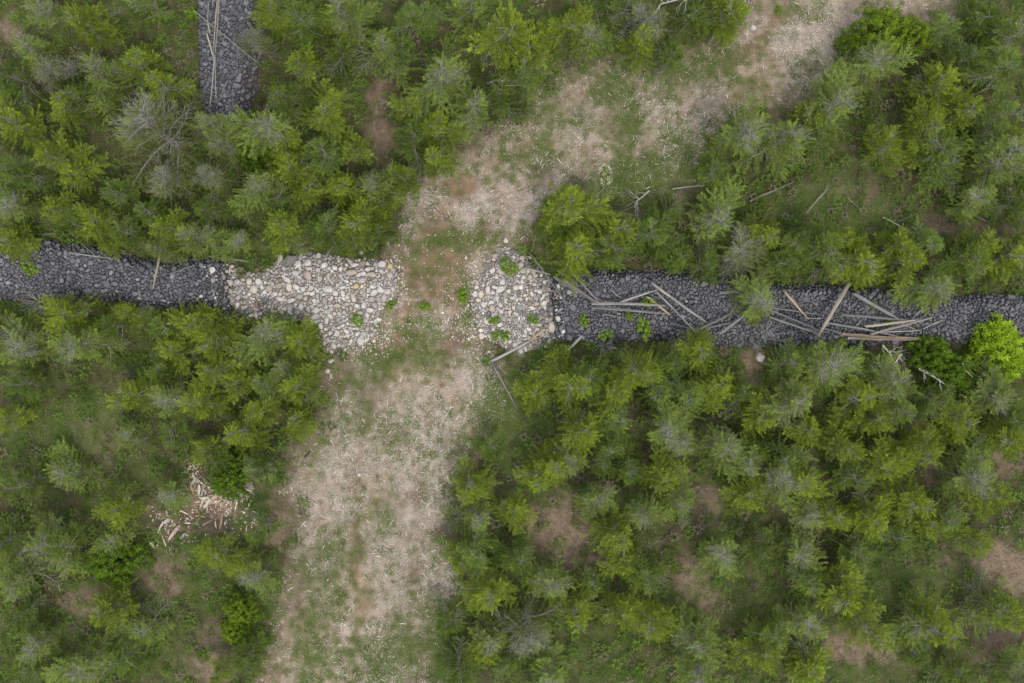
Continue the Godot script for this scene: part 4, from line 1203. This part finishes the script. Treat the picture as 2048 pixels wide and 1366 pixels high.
	cedar(1806, 840, 50, "m", "medium green cedar below the right half of right stone wall, second from left")
	cedar(1912, 843, 54, "l", "medium yellow-green cedar below the right half of right stone wall, rightmost")
	cedar(1490, 800, 46, "m", "medium green cedar below the right half of right stone wall, leftmost")
	cedar(1860, 790, 44, "m", "small green cedar below the right half of right stone wall, rightmost")
	cedar(1560, 730, 44, "m", "small green cedar below the right half of right stone wall, leftmost")
	cedar(1720, 720, 44, "m", "small green cedar below the right half of right stone wall, second from left")
	cedar(2030, 830, 50, "m", "medium green cedar below the right half of right stone wall, rightmost")
	cedar(1741, 862, 54, "l", "medium yellow-green cedar in the dense wood below the broadleaf bushes, fifth from left")
	cedar(1656, 898, 52, "l", "medium yellow-green cedar in the dense wood below the broadleaf bushes, third from left")
	cedar(1844, 895, 54, "l", "medium yellow-green cedar in the dense wood below the broadleaf bushes, tenth from left")
	cedar(2015, 878, 54, "l", "medium yellow-green cedar in the dense wood below the broadleaf bushes, rightmost")
	cedar(1540, 968, 56, "g", "medium grey-topped cedar in the dense wood below the broadleaf bushes, leftmost")
	cedar(1495, 1008, 52, "l", "medium yellow-green cedar in the dense wood below the broadleaf bushes, leftmost")
	cedar(1594, 962, 56, "l", "medium yellow-green cedar in the dense wood below the broadleaf bushes, second from left")
	cedar(1622, 1020, 56, "g", "medium grey-topped cedar in the dense wood below the broadleaf bushes, rightmost")
	cedar(1752, 946, 58, "l", "medium yellow-green cedar in the dense wood below the broadleaf bushes, seventh from left")
	cedar(1748, 1010, 54, "l", "medium yellow-green cedar in the dense wood below the broadleaf bushes, sixth from left")
	cedar(1673, 1030, 52, "l", "medium yellow-green cedar in the dense wood below the broadleaf bushes, fourth from left")
	cedar(1810, 924, 50, "l", "medium yellow-green cedar in the dense wood below the broadleaf bushes, eighth from left")
	cedar(1834, 998, 56, "l", "medium yellow-green cedar in the dense wood below the broadleaf bushes, ninth from left")
	cedar(1929, 966, 64, "g", "large grey-topped cedar in the dense wood below the broadleaf bushes")
	cedar(1998, 1010, 54, "l", "medium yellow-green cedar in the dense wood below the broadleaf bushes, eleventh from left")
	cedar(1580, 900, 46, "m", "medium green cedar in the dense wood below the broadleaf bushes, second from left")
	cedar(1500, 900, 46, "m", "medium green cedar in the dense wood below the broadleaf bushes, leftmost")
	cedar(1700, 960, 44, "m", "small green cedar in the dense wood below the broadleaf bushes, leftmost")
	cedar(1940, 900, 46, "m", "medium green cedar in the dense wood below the broadleaf bushes, rightmost")
	cedar(1880, 1020, 44, "m", "small green cedar in the dense wood below the broadleaf bushes, rightmost")
	cedar(1587, 1094, 56, "g", "medium grey-topped cedar in the bottom right corner wood, leftmost")
	cedar(1851, 1062, 52, "l", "medium yellow-green cedar in the bottom right corner wood, fourth from left")
	cedar(1775, 1070, 46, "m", "medium green cedar in the bottom right corner wood, second from left")
	cedar(1929, 1072, 44, "l", "small yellow-green cedar in the bottom right corner wood")
	cedar(1666, 1172, 74, "l", "large yellow-green cedar in the bottom right corner wood")
	cedar(1594, 1234, 54, "g", "medium grey-topped cedar in the bottom right corner wood, second from left")
	cedar(1731, 1228, 50, "l", "medium yellow-green cedar in the bottom right corner wood, third from left")
	cedar(1834, 1226, 62, "g", "large grey-topped cedar in the bottom right corner wood")
	cedar(1881, 1272, 54, "l", "medium yellow-green cedar in the bottom right corner wood, fifth from left")
	cedar(1981, 1200, 50, "g", "medium grey-topped cedar in the bottom right corner wood, third from left")
	cedar(2015, 1236, 48, "l", "medium yellow-green cedar in the bottom right corner wood, rightmost")
	cedar(1502, 1327, 56, "l", "medium yellow-green cedar in the bottom right corner wood, leftmost")
	cedar(1540, 1286, 48, "m", "medium green cedar in the bottom right corner wood, leftmost")
	cedar(1615, 1325, 54, "l", "medium yellow-green cedar in the bottom right corner wood, second from left")
	cedar(1909, 1350, 48, "m", "medium green cedar in the bottom right corner wood, rightmost")
	cedar(2038, 1343, 46, "g", "medium grey-topped cedar in the bottom right corner wood, rightmost")
	cedar(1840, 1320, 42, "m", "small green cedar in the bottom right corner wood, rightmost")
	cedar(1520, 1100, 44, "m", "small green cedar in the bottom right corner wood, leftmost")
	cedar(1610, 1160, 44, "m", "small green cedar in the bottom right corner wood, second from left")
	cedar(1700, 1100, 44, "m", "small green cedar in the bottom right corner wood, third from left")
	plants()
	debris()

# ---------------------------------------------------------------- ground cover
func ground_cover() -> void:
	var sliver := Shape.new()
	var q := [Vector3(-0.5, 0, 0.3), Vector3(-0.5, 0, -0.3), Vector3(-0.1, 0.7, -0.5), Vector3(-0.1, 0.7, 0.5), Vector3(0.5, 0.2, 0.12), Vector3(0.5, 0.2, -0.12)]
	sliver.tri(q[0], q[1], q[2], Color.WHITE, Vector3.UP)
	sliver.tri(q[0], q[2], q[3], Color.WHITE, Vector3.UP)
	sliver.tri(q[3], q[2], q[5], Color.WHITE, Vector3.UP)
	sliver.tri(q[3], q[5], q[4], Color.WHITE, Vector3.UP)
	var places := []
	var tints := []
	for i in 860000:
		var x := rr(-20.5, 20.5)
		var z := rr(-14.0, 14.0)
		var s := look_up(straw_map, x, z)
		var b := look_up(soil_map, x, z)
		var want := (s * s * 0.95 - b * 0.6) if look_up(open_map, x, z) > rng.randf() else (0.05 + b * 0.3 + maxf(s - 0.05, 0.0))
		if rng.randf() > want:
			continue
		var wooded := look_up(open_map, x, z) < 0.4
		var long := rr(0.022, 0.075) if wooded or rng.randf() < 0.94 else rr(0.1, 0.28)
		var turn := Basis(Vector3.UP, rr(0, TAU)) * Basis(Vector3.BACK, rr(-0.25, 0.25))
		places.append(Transform3D(turn * Basis.from_scale(Vector3(long, rr(0.006, 0.02), rr(0.007, 0.018) + long * 0.05)), Vector3(x, ground_height(x, z) + rr(0.001, 0.03), z)))
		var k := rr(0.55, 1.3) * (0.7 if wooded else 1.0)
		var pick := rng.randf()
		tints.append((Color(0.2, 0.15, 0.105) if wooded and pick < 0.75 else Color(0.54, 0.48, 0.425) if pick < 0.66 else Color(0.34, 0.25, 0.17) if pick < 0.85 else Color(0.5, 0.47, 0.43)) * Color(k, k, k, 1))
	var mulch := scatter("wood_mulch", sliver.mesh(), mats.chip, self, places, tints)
	tag(mulch, "pale shredded cedar mulch strewn over the clearing", "mulch", "", "stuff")
	# grass
	var tuft := Shape.new()
	for i in 13:
		var a := i * 2.4
		var foot := Vector3(cos(a), 0, sin(a)) * 0.035 * (i % 4)
		var tip := foot + Vector3(cos(a + 0.5), rr(0.7, 1.3), sin(a + 0.5)) * rr(0.06, 0.13)
		var side := Vector3(-sin(a), 0, cos(a)) * 0.008
		tuft.tri(foot - side, foot + side, tip, Color.WHITE, Vector3.UP)
	places = []
	tints = []
	for i in 420000:
		var x := rr(-20.5, 20.5)
		var z := rr(-14.0, 14.0)
		var g := look_up(grass_map, x, z)
		var open_ := look_up(open_map, x, z) > rng.randf()
		var want := maxf(g - 0.1, 0.0) * 0.75 if open_ else maxf(g, 0.15) * 0.7 - look_up(soil_map, x, z) * 0.6
		if rng.randf() > want:
			continue
		var k := rr(0.6, 1.25)
		var grow := rr(0.5, 1.1)
		places.append(Transform3D(Basis(Vector3.UP, rr(0, TAU)) * Basis.from_scale(Vector3(grow, grow * rr(0.5, 0.9), grow)), Vector3(x, ground_height(x, z) - 0.004, z)))
		var dry := rng.randf()
		tints.append((Color(0.125, 0.195, 0.045) if dry < 0.7 else Color(0.2, 0.215, 0.08) if dry < 0.92 else Color(0.3, 0.26, 0.16)) * Color(k, k, k, 1))
	var grass := scatter("grass", tuft.mesh(), mats.grass, self, places, tints)
	tag(grass, "short patchy grass over the clearing and the wood floor", "grass", "", "stuff")
	# low plants under the trees
	var sprig := Shape.new()
	for i in 16:
		var a := i * 2.39996
		var d := Vector3(cos(a), rr(0.1, 0.9), sin(a)).normalized()
		leaf_blade(sprig, Vector3(cos(a), 0, sin(a)) * 0.05 + Vector3.UP * rr(0.02, 0.2), d, rr(0.07, 0.16), rr(0.012, 0.024), Color.WHITE, Color.WHITE)
	places = []
	tints = []
	for i in 21000:
		var x := rr(-20.5, 20.5)
		var z := rr(-14.0, 14.0)
		if look_up(open_map, x, z) > rng.randf() or top_at_fast(x, z):
			continue
		var g := look_up(grass_map, x, z)
		if rng.randf() > 0.55 + noise_a.get_noise_2d(x * 40.0, z * 40.0) * 1.1 - look_up(soil_map, x, z) * 0.6 - maxf(g - 0.75, 0.0):
			continue
		var k := rr(0.5, 1.2)
		var grow := rr(0.6, 1.5)
		places.append(Transform3D(Basis(Vector3.UP, rr(0, TAU)) * Basis.from_scale(Vector3.ONE * grow), Vector3(x, ground_height(x, z), z)))
		tints.append(Color(0.1 * k, 0.165 * k, 0.03 * k, 1) if rng.randf() < 0.75 else Color(0.17 * k, 0.145 * k, 0.1 * k, 1))
	var under := scatter("undergrowth", sprig.mesh(), mats.leaf, self, places, tints)
	tag(under, "low dark green undergrowth between the cedars", "undergrowth", "", "stuff")
	# gravel spread between the two heaps
	places = []
	tints = []
	for spec in [[870, 545, 110, 80, 130], [780, 620, 55, 80, 260], [730, 690, 60, 40, 350], [930, 600, 50, 90, 500], [900, 500, 110, 40, 130], [870, 650, 90, 60, 120], [960, 690, 40, 30, 120], [690, 670, 60, 45, 500], [790, 560, 20, 50, 250], [950, 600, 20, 90, 350], [745, 660, 40, 40, 300], [975, 540, 30, 40, 160]]:
		for i in int(spec[4]):
			var a := rr(0, TAU)
			var d := sqrt(rng.randf())
			var p := at(spec[0] + cos(a) * d * spec[2], spec[1] + sin(a) * d * spec[3])
			var s := rr(0.012, 0.038) * (1.9 if rng.randf() < 0.07 else 1.0)
			places.append(Transform3D(Basis(Vector3.UP, rr(0, TAU)) * Basis.from_scale(Vector3(s, s * 0.6, s * 0.8)), Vector3(p.x, ground_height(p.x, p.z) + s * 0.25, p.z)))
			tints.append(tone_of("pale") * Color(1.1, 1.05, 1.0, 1))
	var gravel := scatter("gravel", pebbles[0], mats.rock, self, places, tints)
	tag(gravel, "pale pebbles scattered over bare soil between the two stone heaps", "gravel", "", "stuff")

func top_at_fast(x: float, z: float) -> bool:
	for w in walls:
		if Geometry2D.is_point_in_polygon(Vector2(x, z), w.poly):
			return true
	return false

# ---------------------------------------------------------------- single plants
func plants() -> void:
	var bright := make_broadleaf(95, 0.19, 0.036, Color(0.09, 0.17, 0.015), Color(0.26, 0.39, 0.025), 1.0, 6)
	var deep := make_broadleaf(140, 0.13, 0.026, Color(0.034, 0.075, 0.01), Color(0.1, 0.17, 0.018), 1.0, 5)
	var dense := make_broadleaf(190, 0.12, 0.018, Color(0.04, 0.078, 0.01), Color(0.15, 0.225, 0.02), 1.0, 6)
	var weed := make_broadleaf(15, 0.3, 0.07, Color(0.07, 0.13, 0.015), Color(0.15, 0.24, 0.025), 1.0, 5)
	bush("broadleaf_bush", 1998, 682, 52, bright, 2.0, "brightest yellow-green broadleaf bush at the right edge beside the wall", "bush")
	bush("broadleaf_bush", 2024, 724, 38, bright, 1.6, "lower bright yellow-green broadleaf bush at the right edge", "bush")
	bush("broadleaf_bush", 1868, 712, 48, deep, 1.5, "deep green broadleaf bush left of the bright bush at the right edge", "bush")
	bush("broadleaf_bush", 1912, 745, 44, deep, 1.4, "deep green broadleaf bush between fallen lichened branch and bright bush", "bush")
	bush("broadleaf_bush", 508, 296, 46, deep, 1.5, "dark green broadleaf bush between upright wall and clearing", "bush")
	bush("broadleaf_bush", 222, 1122, 56, deep, 1.4, "deep green leafy bush left of the wood debris", "bush")
	bush("broadleaf_bush", 455, 955, 44, deep, 1.2, "deep green leafy bush just above the wood debris", "bush")
	bush("juniper_bush", 480, 1222, 36, dense, 1.3, "dense round green juniper alone on grass, upper half of the pair", "bush")
	bush("juniper_bush", 468, 1262, 32, dense, 1.1, "dense round green juniper below and touching the other juniper", "bush")
	bush("juniper_bush", 1765, 66, 66, dense, 2.0, "large dense bright green bush at the track's upper right", "bush")
	bush("juniper_bush", 1825, 72, 44, dense, 1.7, "smaller dense green bush at the right flank of the large dense bush", "bush")
	bush("juniper_bush", 1715, 92, 36, dense, 1.5, "small dense green bush at the left flank of the large dense bush", "bush")
	for w in [[1018, 538, 17, "long bright weed tuft on the upper part of the right stone heap"], [1012, 520, 10, "small bright weed above the long tuft on the right stone heap"], [988, 641, 11, "yellowish weed tuft on the left side of the right stone heap"], [1066, 640, 14, "bright weed tuft on the lower right of the right stone heap"], [995, 668, 14, "weed tuft near the lower left edge of the right stone heap"], [1012, 672, 10, "small weed right of the lower left tuft on right heap"], [1166, 642, 12, "weed tuft on dark stones right of the right stone heap"], [1255, 634, 12, "yellowish weed on the right wall below the crossing rails"], [1293, 605, 14, "bright weed under the long double rail on right wall"], [1735, 612, 9, "small weed beside the wide plank on the right wall"], [1768, 643, 11, "weed between the crossing pale rails at the far right"], [1678, 680, 10, "bright weed below the light round log on right wall"],
			[716, 640, 16, "yellowish weed on the lower part of the left stone heap"], [70, 540, 17, "bright vine growing over the left stone wall"], [262, 628, 20, "green leafy weed below the left stone wall"], [925, 590, 16, "bright weed in the clearing left of right stone heap"], [850, 612, 12, "small bright weed in the middle of the gap"], [780, 608, 11, "small green weed right of the left stone heap"], [1285, 655, 20, "green leafy weed at the lower edge of the right wall"], [1208, 668, 14, "green weed beside the dead grey shrub by right wall"], [218, 440, 24, "bright leafy weed in the wood above left wall"], [365, 362, 22, "bright leafy weed beside the bare grey cedar"], [385, 25, 18, "bright leafy weed left of the upright wall's top"], [1558, 18, 10, "single dark weed on the track at the top edge"], [545, 330, 18, "leafy weed near the dark broadleaf bush"]]:
		bush("weed_tuft", w[0], w[1], w[2], weed, 0.3, w[3], "weed")
	dead_shrub(58, 605, 48, 1.6, 11, "bare grey dead shrub at the left edge below the wall")
	dead_shrub(1212, 692, 36, 1.7, 11, "bare grey dead shrub at the lower edge of right wall, near the heap")
	dead_shrub(1538, 662, 44, 1.9, 12, "bare grey dead shrub over the middle of the right wall")
	dead_shrub(1366, 950, 34, 2.3, 9, "whitish bare shrub between cedars right of the clearing")
	dead_shrub(1492, 525, 46, 2.2, 9, "bare grey shrub above the right wall's middle")
	dead_shrub(432, 482, 34, 1.8, 8, "bare grey shrub above the left stone wall")
	dead_shrub(120, 130, 44, 2.2, 8, "bare grey branching shrub in the upper left wood")
	dead_shrub(1800, 712, 46, 0.5, 9, "tangle of bare grey roots and twigs below the right wall")
	dead_shrub(535, 95, 30, 1.2, 6, "bare twiggy shrub over the upright wall's right side")
	var lichen := Color(0.5, 0.52, 0.48)
	var bone := Color(0.48, 0.46, 0.42)
	dead_branch([[1823, 735], [1836, 743], [1852, 752], [1866, 762], [1880, 772]], 0.06, 8, 0.4, lichen, "fallen lichen-white branch with side twigs below the right wall", 0.7)
	dead_branch([[1297, 383], [1285, 394], [1274, 402], [1268, 410]], 0.03, 8, 0.5, bone, "white forked dead branch right of the track")
	dead_branch([[975, 172], [992, 166], [1005, 168], [1012, 184]], 0.03, 9, 0.5, bone, "grey forked dead branch between the track and the top wood", 0.4)
	dead_branch([[1758, 690], [1772, 706], [1780, 722], [1776, 735]], 0.035, 5, 0.4, bone, "curved grey root left in the tangle below the right wall", 0.3)
	dead_branch([[1840, 695], [1832, 712], [1815, 722], [1800, 728]], 0.035, 4, 0.35, bone, "curved grey root right in the tangle below the right wall", 0.3)
	dead_branch([[1794, 708], [1786, 718], [1778, 730]], 0.05, 4, 0.25, bone, "stubby whitish root end below the right wall", 0.4)
	dead_branch([[1063, 505], [1068, 485], [1072, 470]], 0.018, 3, 0.3, Color(0.2, 0.16, 0.12), "thin brown upright branch above the right stone heap", 0.2)
	dead_branch([[1048, 497], [1050, 480], [1050, 466]], 0.016, 2, 0.2, Color(0.16, 0.13, 0.1), "thin dark branch left of the brown one above right heap", 0.2)
	dead_branch([[1690, 1080], [1694, 1073], [1697, 1066]], 0.07, 2, 0.2, lichen, "short pale stub of a dead stem in the lower right wood", 0.3)
	dead_branch([[610, 915], [618, 907], [622, 902]], 0.03, 1, 0.15, Color(0.06, 0.06, 0.075), "short blue-black stick on the mulch at the clearing's left edge", 0.02)
	dead_branch([[1895, 725], [1902, 740], [1915, 752]], 0.016, 1, 0.2, bone, "thin curved bare stem between the broadleaf bushes", 1.3)
	dead_branch([[1328, 292], [1326, 310], [1330, 325]], 0.014, 2, 0.2, bone, "thin curved white twig on the grass right of the track")
	dead_branch([[786, 612], [800, 616], [818, 628]], 0.012, 1, 0.15, bone, "thin curved pale twig in the gap beside the left heap", 0.02)
	dead_branch([[895, 1140], [905, 1150], [912, 1165]], 0.014, 3, 0.3, bone, "pale curved twig at the clearing's lower right edge", 0.03)
	dead_branch([[672, 785], [676, 795], [673, 802]], 0.014, 1, 0.1, bone, "thin pale bent twig below the left heap at the clearing's edge", 0.02)
	dead_branch([[1370, 20], [1310, 35], [1290, 65]], 0.03, 9, 0.6, bone, "long grey bare bough over the trees at the top edge", 1.6)

# ---------------------------------------------------------------- split wood left of the clearing
func debris() -> void:
	var bleached := Color(0.62, 0.57, 0.47)
	var raw := Color(0.55, 0.36, 0.22)
	var old := Color(0.4, 0.38, 0.33)
	# zoomed picture: scale 0.1465, corner 260, 900
	for d in [[415, 850, 440, 960, 3.5, old, "grey stick standing apart at the left of the wood debris"], [190, 1285, 250, 1380, 4.5, bleached, "lowest left pale plank below the wood debris"], [380, 1280, 405, 1340, 2.5, bleached, "short white sliver below left of the wood debris"], [600, 1090, 480, 1260, 6.5, Color(0.58, 0.48, 0.41), "pinkish split log below left of the wood debris"], [640, 1230, 680, 1180, 5, old, "grey wood block right of the pinkish split log"],
			[405, 1020, 465, 960, 6, old, "square grey wood block left of the debris"], [705, 1035, 755, 1038, 2.5, bleached, "short white peg below the debris"], [895, 1080, 1030, 1005, 3, bleached, "long pale stick below the debris"], [815, 1040, 850, 1060, 2.2, bleached, "tiny white sliver left of the long pale stick"], [785, 350, 830, 440, 5, bleached, "pale slab at the upper end of the debris"], [835, 420, 770, 500, 5, bleached, "pale slab leaning below the upper slab of debris"], [845, 430, 940, 500, 3, bleached, "slim pale piece beside the upper slabs"],
			[870, 530, 880, 640, 5, bleached, "upright pale board in the debris middle"], [960, 500, 900, 640, 2.5, bleached, "thin curved pale splinter in the debris middle"], [890, 690, 1000, 680, 5, bleached, "wide pale slab above the red chips"], [1020, 690, 940, 830, 6, bleached, "thick pale slab slanting over the red chips"], [940, 700, 880, 840, 3, bleached, "slim pale splinter left of the thick slab"], [980, 800, 990, 940, 3, bleached, "upright splinter below the thick slab"], [830, 940, 960, 960, 3, raw, "reddish splinter along the lower left of the debris"], [1250, 850, 1300, 920, 2.5, bleached, "thin splinter on the red chips' right side"],
			[1230, 580, 1290, 610, 6, bleached, "blocky pale offcut above the red chips"], [1070, 580, 1130, 600, 3, bleached, "white forked splinter in the debris middle"], [1100, 600, 1110, 690, 2.5, bleached, "thin upright splinter below the forked one"], [1410, 700, 1370, 880, 2.5, bleached, "long thin splinter right of the red chips"], [1550, 480, 1620, 560, 6, old, "grey slab at the right end of the debris"], [1440, 510, 1380, 600, 3, bleached, "pale splinter left of the right grey slab"], [1500, 550, 1610, 600, 2.5, bleached, "slim splinter under the right grey slab"], [1590, 740, 1540, 840, 2, bleached, "thin sliver far right of the red chips"], [1480, 870, 1510, 910, 3.5, bleached, "small white chip below the far right sliver"], [1615, 870, 1660, 905, 2.5, bleached, "small white sliver at the far right of the debris"], [1190, 980, 1170, 1100, 4, raw, "orange-brown split piece below the red chips"], [1240, 1010, 1225, 1060, 3, bleached, "pale chip right of the orange-brown piece"], [1095, 1030, 1105, 1110, 2.5, bleached, "thin upright sliver left of the orange-brown piece"],
			[600, 860, 700, 910, 3, bleached, "pale bent splinter left of the debris"], [690, 970, 730, 975, 3.5, bleached, "white chip below the pale bent splinter"], [365, 1040, 320, 1130, 3, bleached, "pale stick lowest left near the grey block"], [1530, 1100, 1522, 1150, 2, bleached, "tiny white sliver low right of the debris"], [1930, 1050, 1975, 1095, 2.5, raw, "orange sliver at the clearing's edge right of the debris"], [920, 140, 990, 120, 5, old, "grey offcut high above the debris under a bush"], [980, 180, 1060, 170, 4, raw, "brown offcut high above the debris"], [970, 440, 1020, 470, 6, old, "grey block right of the upper slabs"], [770, 520, 790, 610, 5, raw, "reddish split piece left of the debris middle"], [1350, 640, 1400, 670, 5, bleached, "pale block at the right of the debris"], [1500, 200, 1530, 350, 4, raw, "tall brown split piece upper right of the debris"]]:
		var s := 0.1465
		rail(260 + d[0] * s, 900 + d[1] * s, 260 + d[2] * s, 900 + d[3] * s, d[4] * 1.5, d[5], d[6], 0.02, "split_wood", "split wood", "split wood pieces left of the clearing")
	var sliver := Shape.new()
	var q := [Vector3(-0.5, 0, 0.4), Vector3(-0.5, 0, -0.4), Vector3(0.5, 0.3, -0.25), Vector3(0.5, 0.3, 0.25), Vector3(0, 1, 0.5), Vector3(0, 1, -0.5)]
	sliver.tri(q[0], q[1], q[5], Color.WHITE, Vector3.UP)
	sliver.tri(q[0], q[5], q[4], Color.WHITE, Vector3.UP)
	sliver.tri(q[4], q[5], q[2], Color.WHITE, Vector3.UP)
	sliver.tri(q[4], q[2], q[3], Color.WHITE, Vector3.UP)
	var places := []
	var tints := []
	for spec in [[425, 1015, 40, 24, 380, 0.6], [380, 965, 22, 34, 140, 0.15], [450, 985, 60, 22, 190, 0.12], [475, 975, 34, 24, 90, 0.12], [405, 1030, 115, 60, 200, 0.08], [400, 925, 30, 12, 60, 0.4], [335, 1060, 45, 40, 60, 0.2], [1211, 350, 14, 24, 90, 0.1]]:
		for i in int(spec[4]):
			var a := rr(0, TAU)
			var d := sqrt(rng.randf())
			var p := at(spec[0] + cos(a) * d * spec[2], spec[1] + sin(a) * d * spec[3])
			var long := rr(0.04, 0.12)
			places.append(Transform3D(Basis(Vector3.UP, rr(0, TAU)) * Basis(Vector3.BACK, rr(-0.3, 0.3)) * Basis.from_scale(Vector3(long, rr(0.008, 0.02), rr(0.016, 0.045))), Vector3(p.x, ground_height(p.x, p.z) + rr(0.004, 0.03), p.z)))
			var k := rr(0.7, 1.2)
			var c := Color(0.42, 0.26, 0.17) if rng.randf() < spec[5] else Color(0.6, 0.54, 0.44)
			tints.append(c * Color(k, k, k, 1))
	var chips := scatter("wood_chips", sliver.mesh(), mats.chip, self, places, tints)
	tag(chips, "red-brown and cream wood chips strewn around the split wood", "wood chips", "", "stuff")
